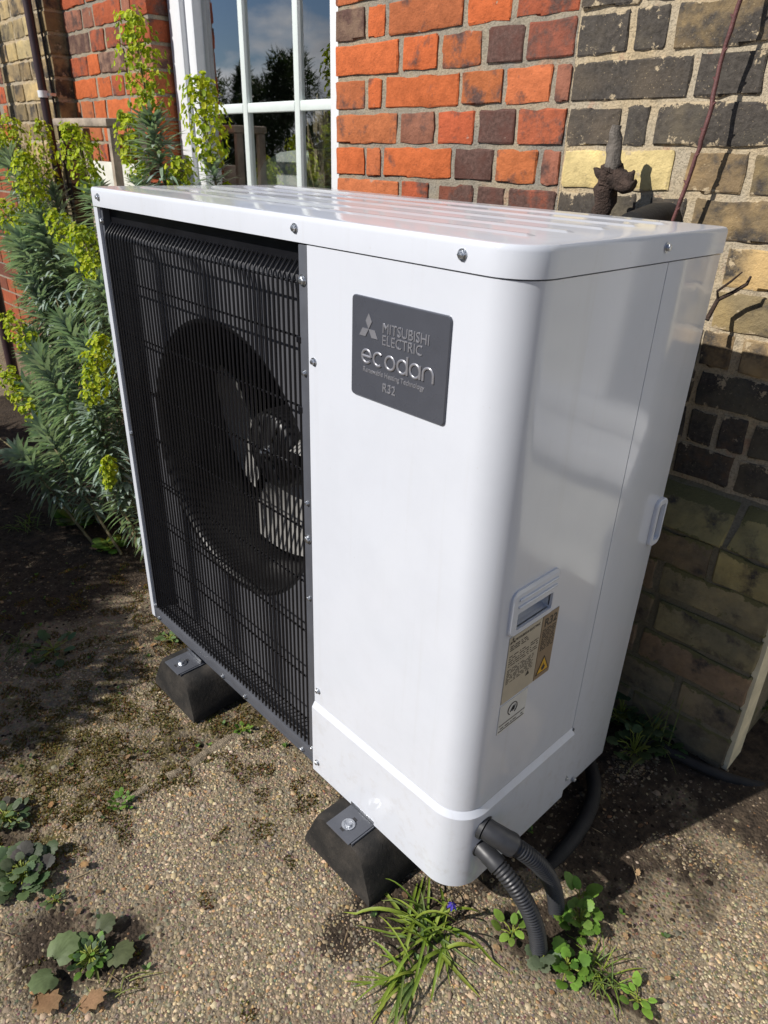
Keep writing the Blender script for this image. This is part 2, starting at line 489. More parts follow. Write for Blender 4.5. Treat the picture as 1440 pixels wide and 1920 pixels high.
def moss_at(x, y):
    v = 0.0
    if x < joint_x(y):
        v = .58 - abs(x - .22) * .5 - max(0, -y - .42) * .6
        v += .18 * max(0, 1 - math.hypot(x - .35, y + .33) / .14)
    d = abs(x - joint_x(y))
    v = max(v, .62 - d * 4.5) if -.6 < y < .2 else v
    v = max(v, .5 - math.hypot(x - .56, y + .03) * 2.2)
    v = max(v, .42 - abs(y + .02) * 3.0) if .4 < x < .75 else v
    return max(0, min(v, .9))


def gheight(x, y):
    h = GZ + .004 * n2(x, y, 3.1, 1) + .0025 * n2(x, y, 11, 2)
    if x < joint_x(y): h -= .006
    if x < -.15: h += .012 * n2(x, y, 6, 5)
    if y > .5: h += .035 * min(1, (y - .5) / .25)
    return h


def axis(near0, near1, step, far):
    c = list(np.arange(near0, near1 + 1e-6, step)); s = step; a, b = c[0], c[-1]
    lo, hi = [], []
    while a > -far:
        s *= 1.35; a -= s; lo.append(a)
    s = step
    while b < far:
        s *= 1.35; b += s; hi.append(b)
    return np.array(lo[::-1] + c + hi)


gx = axis(-2.3, 2.2, .022, 80); gy = axis(-1.3, .86, .022, 80)
GX, GY = np.meshgrid(gx, gy)
V = np.zeros((GX.size, 3)); V[:, 0] = GX.ravel(); V[:, 1] = GY.ravel()
C = np.zeros((GX.size, 3))
for i in range(len(V)):
    x, y = V[i, 0], V[i, 1]
    if -2.4 < x < 2.3 and -1.4 < y < .9:
        V[i, 2] = gheight(x, y); C[i] = (soil_shade_at(x, y), moss_at(x, y), 0)
    else:
        V[i, 2] = GZ + (.035 if y > .5 else 0) * (1 if y < 1 else 0); C[i] = (.25, .1, 1)
nx, ny = len(gx), len(gy)
I = np.arange(nx * ny).reshape(ny, nx)
F = np.stack([I[:-1, :-1].ravel(), I[:-1, 1:].ravel(), I[1:, 1:].ravel(), I[1:, :-1].ravel()], 1)
ground = add('ground', np_mesh('ground', V, F, MT['ground'], C)); tag(ground, kind='structure')

m = MB(); ridge = random.Random(2)
ys_ = np.linspace(-.345, .03, 46)
for k_ in range(len(ys_)):
    y = ys_[k_]; xc = joint_x(y) + .004; h = .0035 * (1 + .7 * n2(0, y, 30, 6)) * (0.25 if n2(0, y, 14, 8) < -.25 else 1); wd = .012 * (1 + .6 * n2(0, y, 22, 7)); h *= .6; xc += .006 * n2(0, y, 40, 9)
    m.v += [(xc - wd, y, GZ - .006), (xc - wd * .6, y, GZ + h), (xc + wd * .5, y, GZ + h * 1.05), (xc + wd * 1.2, y, GZ - .003)]
    if k_ and n2(0, y, 17, 8) > -.08:
        for q in range(3): a = (k_ - 1) * 4 + q; m.f.append((a, a + 4, a + 5, a + 1))
m.build('slab_edge', simple('pale_broken_concrete', (.36, .29, .20), .95, 0, .5, 90, .008), ground)

# pebbles bedded in the concrete -------------------------------------------------
rng = np.random.default_rng(7)
PAL = np.array([(.44, .345, .215), (.50, .41, .27), (.42, .275, .12), (.28, .23, .165), (.60, .52, .39), (.21, .19, .165), (.10, .095, .09), (.42, .20, .085), (.34, .285, .21), (.54, .45, .30)])
PW = np.array([.20, .12, .08, .22, .05, .16, .05, .018, .13, .02]); PW = PW / PW.sum()


def visible_ground(x, y):
    v = Vector((x, y, GZ)) - CAM_C
    z = v.dot(_f)
    if z < .05: return False
    px = 720 + FPX * v.dot(_r) / z; py = 960 + FPX * v.dot(_dn) / z
    return -160 < px < 1600 and 700 < py < 2120


PTS = []
step = .0050
yy = -1.0
while yy < .70:
    xx = -1.5
    dens = step
    while xx < 1.75:
        x = xx + rng.uniform(-.45, .45) * step; y = yy + rng.uniform(-.45, .45) * step
        xx += step
        if not visible_ground(x, y): continue
        so, mo = soil_shade_at(x, y), moss_at(x, y)
        so += .55 * n2(x, y, 7, 11); mo += .8 * n2(x, y, 20, 13)
        dd = math.hypot(x - CAM_C.x, y - CAM_C.y)
        keep = .97
        if so > .48: keep = .11
        elif so > .36: keep = .6
        if mo > .55: keep *= .35
        if dd > 1.6: keep *= .6
        if dd > 2.3: keep *= .35
        if rng.random() > keep: continue
        PTS.append((x, y))
    yy += step
PTS = np.array(PTS); N = len(PTS)
rad = np.clip(rng.lognormal(math.log(.0024), .42, N), .0012, .0075)
ang = rng.uniform(0, 6.283, N); el = rng.uniform(.62, 1.0, N)
K = 5
th = np.arange(K) / K * 2 * math.pi
ring = np.stack([np.cos(th), np.sin(th)], 1)
jit = 1 + rng.uniform(-.34, .34, (N, 2, K))
lx = np.zeros((N, 2 * K + 1)); ly = lx.copy(); lz = lx.copy()
for lev, (rr, zz) in enumerate(((1.0, -.25), (.80, .34))):
    lx[:, lev * K:(lev + 1) * K] = ring[:, 0] * rr * jit[:, lev]
    ly[:, lev * K:(lev + 1) * K] = ring[:, 1] * rr * jit[:, lev] * el[:, None]
    lz[:, lev * K:(lev + 1) * K] = zz + rng.uniform(-.12, .12, (N, K))
lz[:, -1] = rng.uniform(.55, .8, N)
tx = rng.uniform(-.2, .2, N); ty = rng.uniform(-.2, .2, N)
lz = lz * .46 + lx * tx[:, None] + ly * ty[:, None]
ca, sa = np.cos(ang)[:, None], np.sin(ang)[:, None]
hz = np.array([gheight(x, y) for x, y in PTS])
WX = PTS[:, :1] + (lx * ca - ly * sa) * rad[:, None]
WY = PTS[:, 1:] + (lx * sa + ly * ca) * rad[:, None]
WZ = hz[:, None] + (lz - .02) * rad[:, None]
V = np.stack([WX, WY, WZ], 2).reshape(-1, 3)
tri = []
for i in range(K):
    j = (i + 1) % K
    tri += [(i, j, K + j), (i, K + j, K + i), (K + i, K + j, 2 * K)]
tri = np.array(tri)
F = (tri[None] + (np.arange(N) * (2 * K + 1))[:, None, None]).reshape(-1, 3)
ci = rng.choice(len(PAL), N, p=PW)
colr = (PAL[ci] * .66 + np.array([.30, .25, .18]) * .34) * rng.uniform(.85, 1.62, (N, 1)) * np.array([1.0, .96, .89]) * (1 + rng.uniform(-.08, .08, (N, 3)))
so = np.array([soil_shade_at(x, y) for x, y in PTS])
colr *= (1 - .75 * np.clip(so, 0, .8))[:, None]  # stones in soil darkened, which deepens the shaded ground as well
# grime film where the concrete is darker
gr = np.array([n2(x, y, 5, 21) for x, y in PTS]); colr *= (1 - .28 * np.clip(gr * 2.2 - .1, 0, 1))[:, None]
colr = np.repeat(colr, 2 * K + 1, 0)
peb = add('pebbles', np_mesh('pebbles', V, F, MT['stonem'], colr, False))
tag(peb, 'small tan, cream and grey pebbles bedded in the concrete patio', 'pebbles', kind='stuff')

# moss and crumbs ----------------------------------------------------------------
mb_v, mb_f, mb_c = [], [], []
rr_ = random.Random(3)
nm = 0
while nm < 26000:
    x = rr_.uniform(-.6, .95); y = rr_.uniform(-.62, .2)
    m = moss_at(x, y) + .85 * n2(x, y, 20, 13)
    if m < .50 or not visible_ground(x, y): 
        nm += .12; continue
    nm += 1
    h = rr_.uniform(.002, .0055); a = rr_.uniform(0, 6.28); g = gheight(x, y)
    c = (rr_.uniform(.10, .21), rr_.uniform(.095, .17), rr_.uniform(.02, .045))
    if rr_.random() < .4: c = (c[0] * 1.1, c[1] * .75, c[2])
    for q in range(2):
        a += 1.57
        dx, dy = math.cos(a) * .0024, math.sin(a) * .0024
        n = len(mb_v)
        mb_v += [(x - dx, y - dy, g - .002), (x + dx, y + dy, g - .002), (x + rr_.uniform(-.004, .004), y + rr_.uniform(-.004, .004), g + h)]
        mb_f.append((n, n + 1, n + 2)); mb_c += [c] * 3
moss = add('moss', np_mesh('moss', mb_v, mb_f, MT['mossm'], np.array(mb_c), False))
tag(moss, 'olive brown moss growing over the old slab beside the joint', 'moss', kind='stuff')

mb_v, mb_f, mb_c = [], [], []
k = 0
while k < 9000:
    x = rr_.uniform(-1.4, 1.5); y = rr_.uniform(-.62, .72)
    k += .3
    if soil_shade_at(x, y) + .5 * n2(x, y, 7, 11) < .42 or not visible_ground(x, y): continue
    k += .7
    r = rr_.uniform(.0015, .006) * (1.6 if rr_.random() < .07 else 1); g = gheight(x, y)
    c = rr_.uniform(.022, .075); cc = (c, c * .75, c * .55)
    if rr_.random() < .08: cc = (c * 3.5, c * 2.7, c * 1.9)
    n = len(mb_v)
    for q in range(5):
        a = q * 1.2566; rq = r * rr_.uniform(.7, 1.3)
        mb_v.append((x + math.cos(a) * rq, y + math.sin(a) * rq, g - .001 + rr_.uniform(-.001, .001)))
    mb_v.append((x + rr_.uniform(-.3, .3) * r, y, g + r * rr_.uniform(.4, 1.0)))
    for q in range(5): mb_f.append((n + q, n + (q + 1) % 5, n + 5))
    mb_c += [cc] * 6
soilo = add('soil_crumbs', np_mesh('soil_crumbs', mb_v, mb_f, MT['mossm'], np.array(mb_c), False))
tag(soilo, 'dark crumbs of soil under and beside the unit', 'soil', kind='stuff')

# ------------------------------------------------------------------ house
TILT = R_(0.7226)
house = empty('house', (1.05, 0.744, 0)); house.rotation_euler = (0, -TILT, 0)
tag(house, 'old brick house wall of red and sooty yellow bricks with white window', 'house')
Z0, CH = 1.3435, 0.075          # a bed joint and the height of a course
rb = random.Random(11)


def bed(i): return Z0 - CH * i    # bed joint under row i  (row 0 = the photo's top full row)


def brick_mesh(w_, h_, dep, chip=1.0):
    nx_, nz_ = (8, 4) if w_ > .15 else (5, 4)
    vv, ff = [], []
    for j in range(nz_ + 1):
        for i in range(nx_ + 1):
            e = i in (0, nx_) or j in (0, nz_); cnr = i in (0, nx_) and j in (0, nz_)
            x = w_ * i / nx_; z = h_ * j / nz_
            # pull the rim rows close to the edge for a rounded arris
            if i == 1: x = .0032
            if i == nx_ - 1: x = w_ - .0032
            if j == 1: z = .0032
            if j == nz_ - 1: z = h_ - .0032
            y = rb.uniform(-.0007, .0007)
            if e:
                y += .0010 + rb.uniform(0, .0010) * chip
                x += rb.uniform(-.0018, .0018); z += rb.uniform(-.0022, .0022) * chip
                if cnr:
                    y += .001; x += (.0012 if i == 0 else -.0012); z += (.0015 if j == 0 else -.0015)
                elif rb.random() < .10 * chip:
                    y += .004; z += (.004 if j == 0 else -.004 if j == nz_ else 0)
            vv.append((x, y, z))
    for j in range(nz_):
        for i in range(nx_):
            a = j * (nx_ + 1) + i
            ff.append((a, a + 1, a + nx_ + 2, a + nx_ + 1))
    rim = [i for i in range(nx_ + 1)] + [j * (nx_ + 1) + nx_ for j in range(1, nz_ + 1)] + [nz_ * (nx_ + 1) + i for i in range(nx_ - 1, -1, -1)] + [j * (nx_ + 1) for j in range(nz_ - 1, 0, -1)]
    n = len(vv)
    for r in rim: vv.append((vv[r][0], dep, vv[r][2]))
    k_ = len(rim)
    for q in range(k_):
        q2 = (q + 1) % k_
        ff.append((rim[q2], rim[q], n + q, n + q2))
    return vv, ff


REDS = {'o': (.50, .125, .040, .30), 'O': (.46, .14, .055, .36), 'r': (.40, .095, .040, .40), 'p': (.33, .135, .085, .42), 'b': (.115, .052, .040, .55), 'm': (.36, .10, .048, .46), 's': (.46, .14, .05, .42), 'g': (.235, .145, .10, .5), 'd': (.24, .078, .048, .50)}
YELS = {'k': (.070, .061, .053, .62), 'D': (.098, .088, .072, .62), 'v': (.155, .128, .085, .52), 't': (.27, .205, .115, .44), 'y': (.40, .305, .16, .36), 'c': (.60, .46, .215, .10), 'n': (.205, .152, .085, .48), 'x': (.13, .09, .06, .55)}
MOSSY = {'1': (.29, .245, .115, .36), '2': (.26, .225, .135, .36), '3': (.32, .22, .135, .36), '4': (.20, .16, .105, .40)}
ALLC = {**REDS, **YELS, **MOSSY}
n_brick = 0


def put_brick(u0, u1, row, d0, dep, key, parent, mat, gap=.0055, v0=None, h=None, z_gap=.0055):
    global n_brick
    vb = bed(row) + z_gap if v0 is None else v0
    hh = CH - 2 * z_gap if h is None else h
    vv, ff = brick_mesh(u1 - u0, hh, dep, 1.25 if mat is MT['yel'] else 1.0)
    me = D.meshes.new('brick'); me.from_pydata(vv, [], ff); me.materials.append(mat); me.shade_smooth(); me.set_sharp_from_angle(angle=R_(24))
    o = add('brick', me, parent, (u0, d0 + rb.uniform(-.0015, .002), vb + rb.uniform(-.001, .001)))
    o.rotation_euler = (rb.uniform(-.008, .008), rb.uniform(-.006, .006), rb.uniform(-.006, .006))
    c = ALLC[key]; j = rb.uniform(.85, 1.15)
    o.color = (c[0] * j * rb.uniform(.95, 1.05), c[1] * j, c[2] * j, max(.05, min(.9, c[3] + rb.uniform(-.06, .06))))
    n_brick += 1
    return o


def mortar(name, u0, u1, v0, v1, d0, d1, mat, parent, cell=.02, amp=.0028):
    """bedding face with an uneven struck surface, closed at the sides"""
    m = MB(); nu = max(1, int((u1 - u0) / cell)); nv = max(1, int((v1 - v0) / cell))
    for j in range(nv + 1):
        for i in range(nu + 1):
            u = u0 + (u1 - u0) * i / nu; v = v0 + (v1 - v0) * j / nv
            m.v.append((u, d0 + amp * mnoise.noise(Vector((u * 28, v * 28, 4))) + amp * .6 * mnoise.noise(Vector((u * 75, v * 75, 9))), v))
    for j in range(nv):
        for i in range(nu):
            a = j * (nu + 1) + i; m.f.append((a, a + 1, a + nu + 2, a + nu + 1))
    rim = [i for i in range(nu + 1)] + [j * (nu + 1) + nu for j in range(1, nv + 1)] + [nv * (nu + 1) + i for i in range(nu - 1, -1, -1)] + [j * (nu + 1) for j in range(nv - 1, 0, -1)]
    n = len(m.v)
    for r in rim: m.v.append((m.v[r][0], d1, m.v[r][2]))
    for q in range(len(rim)):
        q2 = (q + 1) % len(rim); m.f.append((rim[q2], rim[q], n + q, n + q2))
    m.f.append(tuple(n + q for q in range(len(rim))))
    return m.build(name, mat, parent, smooth=40)


MREC = .0045
# --- right-hand wall: red quoins, then sooty stock brick
U_R0, U_RY, U_END = -1.178, -0.463, 0.122
wr = mortar('red_brick_quoin', U_R0 + .006, U_RY, .50, 2.6, MREC, .26, MT['mred'], house)
wy = mortar('stock_brick_wall', U_RY + .0005, U_END - .004, .50, 2.6, MREC, .26, MT['myel'], house)
red_rows = {
    0: ([-1.175, -1.069, -1.056, -.999, -.983, -.756, -.742, -.628, -.612, -.466], 'goOom'),
    1: ([-1.177, -.950, -.932, -.825, -.811, -.699, -.681, -.588, -.577, -.466], 'oosbd'),
    2: ([-1.178, -1.069, -1.054, -1.006, -.989, -.756, -.744, -.634, -.622, -.510, -.497, -.466], 'OoosOp'),
    3: ([-1.175, -.949, -.934, -.825, -.811, -.704, -.688, -.591, -.581, -.467], 'Oprbm'),
    4: ([-1.176, -1.066, -1.055, -1.005, -.991, -.767, -.753, -.643, -.631, -.525, -.511, -.467], 'oOobsp'),
    5: ([-1.174, -.938, -.925, -.835, -.796, -.693, -.679, -.602, -.590, -.468], 'Ordbd'),
}
for row in range(-2, 8):
    if row in red_rows: e, keys = red_rows[row]
    else:
        e, keys = ([-1.176, -.950, -.935, -.825, -.811, -.704, -.688, -.591, -.579, -.467], 'Ooprm') if row % 2 else ([-1.176, -1.067, -1.054, -1.003, -.989, -.758, -.744, -.636, -.622, -.515, -.501, -.467], 'oOprsO')
    for q in range(len(e) // 2):
        put_brick(e[2 * q], e[2 * q + 1], row, 0, .10, keys[q % len(keys)], wr, MT['red'])
yel_rows = {
    0: ([-.459, -.341, -.328, -.275, -.262, -.035, -.02, .118], 'kDnv'),
    1: ([-.460, -.355, -.342, -.280, -.264, -.036, -.022, .118], 'kDnv'),
    2: ([-.460, -.222, -.210, -.098, -.082, .025, .038, .118], 'kDnt'),
    3: ([-.459, -.347, -.333, -.288, -.269, -.042, -.028, .118], 'kDDv'),
    4: ([-.457, -.226, -.197, -.092, -.080, .023, .038, .118], 'cnnt'),
    5: ([-.459, -.362, -.344, -.286, -.255, -.186, -.167, .012, .028, .118], 'kDknt'),
    6: ([-.459, -.235, -.222, -.115, -.088, .018, .033, .118], 'nvyt'),
    7: ([-.459, -.350, -.335, -.230, -.215, -.105, -.090, .118], 'vDnt'),
    8: ([-.459, -.345, -.330, -.225, -.205, -.103, -.099, -.042, -.024, .118], 'kDvnt'),
    9: ([-.459, -.345, -.330, -.100, -.088, .118], 'DvD'),
    10: ([-.459, -.345, -.330, -.215, -.200, -.100, -.088, -.040, -.028, .021, .034, .118], 'DkDDxD'),
    11: ([-.459, -.235, -.220, -.115, -.100, .010, .024, .118], 'kDxD'),
}
for row in range(-1, 12):
    e, keys = yel_rows.get(row, ([-.459, -.24, -.225, -.12, -.105, .118], 'vDn'))
    for q in range(len(e) // 2):
        put_brick(e[2 * q], e[2 * q + 1], row, 0, .10, keys[q], wy, MT['yel'], z_gap=.0048)


def stuff_bricks(name, u0, u1, rows, d0, mat, parent, dep=.1):
    m = MB()
    for row in rows:
        u = u0; alt = row % 2
        while u < u1 - .03:
            wd = .225 if alt else .105
            alt = 1 - alt
            e = min(u + wd, u1)
            if u1 - e < .05: e = u1
            m.box((u, d0 + rb.uniform(-.002, .002), bed(row) + .0055), (e, d0 + dep, bed(row) + CH - .0055))
            u = e + .011
    o = m.build(name, mat, parent); o['kind'] = 'stuff'
    return o


stuff_bricks('red_brickwork', U_R0, U_RY - .005, [r for r in range(-16, -2)] + [8, 9, 10, 11], 0, MT['redstuff'], wr)
stuff_bricks('stock_brickwork', U_RY + .005, U_END - .004, [r for r in range(-16, -1)], 0, MT['yelstuff'], wy)

# --- plinth under the right-hand wall
PD = -.062
PU1 = 0.170
pl = mortar('plinth', -1.17, PU1 - .005, -.16, .425, PD + .004, .2, MT['mpl'], house)
mm = MB()          # weathered chamfer of the plinth
mm.loft([[(-1.17, PD + .003, .425), (PU1 - .006, PD + .003, .425), (PU1 - .006, .2, .425), (-1.17, .2, .425)], [(-1.17, PD + .003, .432), (PU1 - .006, PD + .003, .432), (PU1 - .006, .2, .432), (-1.17, .2, .432)], [(-1.17, .004, .515), (PU1 - .05, .004, .515), (PU1 - .05, .2, .515), (-1.17, .2, .515)]])
mm.build('plinth_chamfer', MT['mpl'], pl)
pv = [.347, .272, .187, .102, .017, -.068]
rows_p = [([-.42, -.20, -.185, .035, .048, PU1], '141'), ([-.42, -.30, -.285, -.065, -.05, PU1], '432'), ([-.42, -.19, -.175, -.055, -.04, PU1], '442'), ([-.42, -.31, -.295, -.075, -.06, PU1], '333'), ([-.42, -.2, -.185, .03, .045, PU1], '444'), ([-.42, -.3, -.285, -.06, -.05, PU1], '444')]
for (e, keys), v0 in zip(rows_p, pv):
    for q in range(3):
        put_brick(e[2 * q], e[2 * q + 1], 0, PD, .1, keys[q], pl, MT['damp'], v0=v0 + .005, h=.073)
for u0, u1, k in ((-.42, -.19, '4'), (-.178, .05, '1'), (.062, PU1 - .02, '1')):
    vv, ff = brick_mesh(u1 - u0, .098, .03)
    me = D.meshes.new('brick'); me.from_pydata(vv, [], ff); me.materials.append(MT['damp']); me.shade_smooth(); me.set_sharp_from_angle(angle=R_(48))
    o = add('brick', me, pl, (u0, PD - .002, .433)); o.rotation_euler = (-math.atan2(.068, .083), 0, 0); o.color = ALLC[k]
m = MB()
m.box((-1.17, PD + .02, -.16), (-.43, PD + .1, .42))
m.build('hidden_plinth', MT['yelstuff'], pl)

# --- porch to the right of the corner (outside the picture, mirrored in the unit's side)
m = MB(); m.box((PU1 - .004, PD + .012, -.16), (PU1 + .008, .02, .43)); m.box((U_END - .002, .012, .43), (U_END + .012, .42, 2.6))
m.build('limewashed_reveal', MT['cream'], house)
pz = .36
m = MB(); m.box((U_END, pz + .06, -.16), (2.6, pz + .12, 2.6)); m.build('porch_wall', MT['whiteboard'], house)
dr = MB().box((.20, pz + .03, .50), (.50, pz + .06, 2.1)).build('door', MT['door'], house)
MB().box((.25, pz + .022, .60), (.45, pz + .031, 1.2), .004).build('door_panel', MT['door'], dr)
df = MB(); df.box((.50, pz, .50), (.62, pz + .06, 2.15), .006); df.box((.14, pz, .50), (.20, pz + .06, 2.15), .006)
df.build('door_frame', MT['upvc'], house, 40)
ds = MB(); ds.box((.13, pz - .06, .30), (1.4, pz + .059, .37), .008); ds.box((.13, pz - .03, .372), (1.4, pz + .058, .43), .008); ds.box((.13, pz - .045, .432), (1.4, pz + .057, .495), .008)
ds.build('doorstep', MT['upvc'], house, 40)

# --- window bay: core under and over the opening
m = MB(); m.box((-2.14, .02, -.16), (-1.178, .24, .72)); m.box((-2.14, .012, 2.1), (-1.178, .24, 2.6))
ub = m.build('window_apron', MT['mred'], house)
stuff_bricks('red_brickwork', -2.135, -1.185, range(9, 19), .012, MT['redstuff'], ub)
MB().box((-2.17, -.05, .722), (-1.15, .20, .80), .008).build('stone_sill', MT['stone'], house, 40)
# --- left pier
LP0, LP1 = -2.832, -2.143
wl = mortar('red_brick_pier', LP0, LP1 - .006, -.16, 2.6, MREC, .24, MT['mred'], house)
left_rows = {
    -2: ([-2.83, -2.668, -2.655, -2.57, -2.555, -2.335, -2.322, -2.268, -2.257, -2.145], 'pprpr'),
    -1: ([-2.83, -2.625, -2.607, -2.492, -2.478, -2.371, -2.356, -2.145], 'gmmr'),
    0: ([-2.83, -2.672, -2.660, -2.565, -2.553, -2.346, -2.335, -2.145], 'rogp'),
    1: ([-2.83, -2.618, -2.600, -2.489, -2.477, -2.380, -2.366, -2.145], 'oorO'),
    2: ([-2.83, -2.795, -2.780, -2.672, -2.655, -2.558, -2.541, -2.356, -2.34, -2.145], 'OOooO'),
    3: ([-2.83, -2.620, -2.602, -2.490, -2.477, -2.370, -2.356, -2.145], 'OoOo'),
}
for row in range(-3, 7):
    e, keys = left_rows.get(row, ([-2.83, -2.62, -2.605, -2.49, -2.477, -2.375, -2.36, -2.145], 'rOor') if row % 2 else ([-2.83, -2.672, -2.66, -2.565, -2.553, -2.345, -2.33, -2.145], 'OroO'))
    for q in range(len(e) // 2):
        put_brick(e[2 * q], e[2 * q + 1], row, 0, .10, keys[q % len(keys)], wl, MT['red'])
stuff_bricks('red_brickwork', LP0, LP1, [r for r in range(-16, -3)] + [r for r in range(7, 19)], 0, MT['redstuff'], wl)
# --- projecting yellow chimney breast at the far left, red quoin again beyond it
CB0, CB1, CBD = -3.425, -2.834, -.068
wc = mortar('stock_brick_breast', CB0, CB1 - .005, -.16, 2.6, CBD + MREC, .20, MT['myel'], house, .03)
for row in range(-3, 6):
    if row % 2: e = [CB0, -3.32, -3.306, -3.20, -3.186, -2.955, -2.942, CB1]; keys = 'nytv'
    else: e = [CB0, -3.20, -3.187, -3.08, -3.066, -2.953, -2.94, CB1]; keys = 'tvny'
    for q in range(4):
        k = rb.choice('tynyt')
        if q == 3: k = rb.choice('tnx')
        put_brick(e[2 * q], e[2 * q + 1], row, CBD, .13, k, wc, MT['yel'])
stuff_bricks('stock_brickwork', CB0, CB1, [r for r in range(-16, -3)] + [r for r in range(6, 19)], CBD, MT['yelstuff'], wc, .13)
wq = mortar('far_red_quoin', -4.2, CB0 - .002, -.16, 2.6, CBD + MREC, .20, MT['mred'], house, .06)
for row in range(-1, 5):
    put_brick(CB0 - (.12 if row % 2 else .06), CB0 - .012, row, CBD, .1, rb.choice('oOrp'), wq, MT['red'])
stuff_bricks('red_brickwork', -4.2, CB0 - .125, range(-16, 19), CBD, MT['redstuff'], wq)

# --- window
win = empty('window', (0, 0, 0)); win.parent = house
FY = .072
WU0, WU1, WV0, WV1 = -2.143, -1.178, .80, 2.1
m = MB()
m.box((WU0 + .004, FY, WV0), (WU0 + .082, FY + .075, WV1), .006); m.box((WU1 - .082, FY, WV0), (WU1 - .004, FY + .075, WV1), .006)
m.box((WU0 + .082, FY + .001, WV0), (WU1 - .082, FY + .074, WV0 + .07), .006); m.box((WU0 + .082, FY + .001, WV1 - .07), (WU1 - .082, FY + .074, WV1), .006)
m.build('frame', MT['upvc'], win, 40)
SY = FY + .018
m = MB(); a0, a1 = WU0 + .083, WU1 - .083
m.box((a0, SY, WV0 + .071), (a0 + .050, SY + .055, WV1 - .071), .008); m.box((a1 - .050, SY, WV0 + .071), (a1, SY + .055, WV1 - .071), .008)
m.box((a0 + .05, SY + .001, WV0 + .071), (a1 - .05, SY + .054, WV0 + .12), .008); m.box((a0 + .05, SY + .001, WV1 - .12), (a1 - .05, SY + .054, WV1 - .071), .008)
m.build('sash', MT['upvc'], win, 40)
GY_ = .126                        # glazing plane (world depth 0.87)
bu = [-1.785 + .013, -1.507 + .013]
for u in bu:
    MB().box((u - .013, GY_ - .012, WV0 + .12), (u + .013, GY_ + .012, WV1 - .12), .004).build('glazing_bar', MT['bar'], win, 40)
for v in (1.224,):
    MB().box((a0 + .05, GY_ - .0115, v - .014), (bu[0] - .0135, GY_ + .0115, v + .014), .004).build('glazing_bar', MT['bar'], win, 40)
    MB().box((bu[0] + .0135, GY_ - .0115, v - .014), (bu[1] - .0135, GY_ + .0115, v + .014), .004).build('glazing_bar', MT['bar'], win, 40)
    MB().box((bu[1] + .0135, GY_ - .0115, v - .014), (a1 - .05, GY_ + .0115, v + .014), .004).build('glazing_bar', MT['bar'], win, 40)
us = [a0 + .05, bu[0], bu[1], a1 - .05]
for q in range(3):
    for v0, v1 in ((WV0 + .12, 1.224), (1.224, WV1 - .12)):
        MB().quad((us[q], GY_ + rb.uniform(-.0006, .0006), v0), (us[q + 1], GY_ + rb.uniform(-.0006, .0006), v0), (us[q + 1], GY_, v1), (us[q], GY_, v1)).build('pane', MT['glass'], win)
# --- the dim room behind it
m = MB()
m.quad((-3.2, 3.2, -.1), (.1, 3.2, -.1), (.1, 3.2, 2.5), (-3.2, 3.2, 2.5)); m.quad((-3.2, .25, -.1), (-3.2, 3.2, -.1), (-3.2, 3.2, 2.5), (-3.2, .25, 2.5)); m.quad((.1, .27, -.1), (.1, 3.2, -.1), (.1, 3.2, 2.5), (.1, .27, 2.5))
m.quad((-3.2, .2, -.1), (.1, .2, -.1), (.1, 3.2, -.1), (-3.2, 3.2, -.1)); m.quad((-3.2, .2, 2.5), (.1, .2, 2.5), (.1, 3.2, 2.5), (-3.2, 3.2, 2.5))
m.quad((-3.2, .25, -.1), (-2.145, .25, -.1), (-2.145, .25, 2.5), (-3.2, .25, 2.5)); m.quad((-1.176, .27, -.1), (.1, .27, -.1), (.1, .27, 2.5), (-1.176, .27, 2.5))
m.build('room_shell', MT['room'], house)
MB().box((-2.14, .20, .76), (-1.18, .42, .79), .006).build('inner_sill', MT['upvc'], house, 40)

# ------------------------------------------------------------------ heat pump
hp = empty('heat_pump', (0, 0, 0))
tag(hp, 'large white heat pump unit with black fan grille beside the brick wall', 'heat pump')
W, DP, HB = 1.05, 0.476, 0.982
RC = .052


def arc(cx, cy, r, a0, a1, n):
    return [(cx + r * math.cos(R_(a0 + (a1 - a0) * i / n)), cy + r * math.sin(R_(a0 + (a1 - a0) * i / n))) for i in range(n + 1)]


def rrect(x0, y0, x1, y1, r, rs=None, n=8):
    """rounded rectangle, counter-clockwise; corners (fl, fr, br, bl)"""
    rs = rs or (r, r, r, r)
    return arc(x0 + rs[0], y0 + rs[0], rs[0], 180, 270, n) + arc(x1 - rs[1], y0 + rs[1], rs[1], 270, 360, n) + arc(x1 - rs[2], y1 - rs[2], rs[2], 0, 90, n) + arc(x0 + rs[3], y1 - rs[3], rs[3], 90, 180, n)


def panel_poly(off, x0=.685, y1=.3055, th=.012):
    r = RC + off
    out = [(x0, -off)] + arc(W - RC, RC, r, 270, 360, 12) + [(W + off, y1)]
    inn = [(W + off - th, y1)] + arc(W - RC, RC, r - th, 360, 270, 12) + [(x0, -off + th)]
    return out + inn


def boolean_cut(o, cutter):
    md = o.modifiers.new('cut', 'BOOLEAN'); md.operation = 'DIFFERENCE'; md.object = cutter; md.solver = 'EXACT'
    dg = bpy.context.evaluated_depsgraph_get(); dg.update()
    me = D.meshes.new_from_object(o.evaluated_get(dg)); o.modifiers.clear(); old = o.data; o.data = me; D.meshes.remove(old)
    D.objects.remove(cutter)
    me.shade_smooth(); me.set_sharp_from_angle(angle=R_(35))


# upper front panel wraps round the corner
ZL = .163
m = MB(); m.prism(panel_poly(0), ZL + .012, HB - .0025)
fp = m.build('front_panel', MT['paint'], hp, 35)
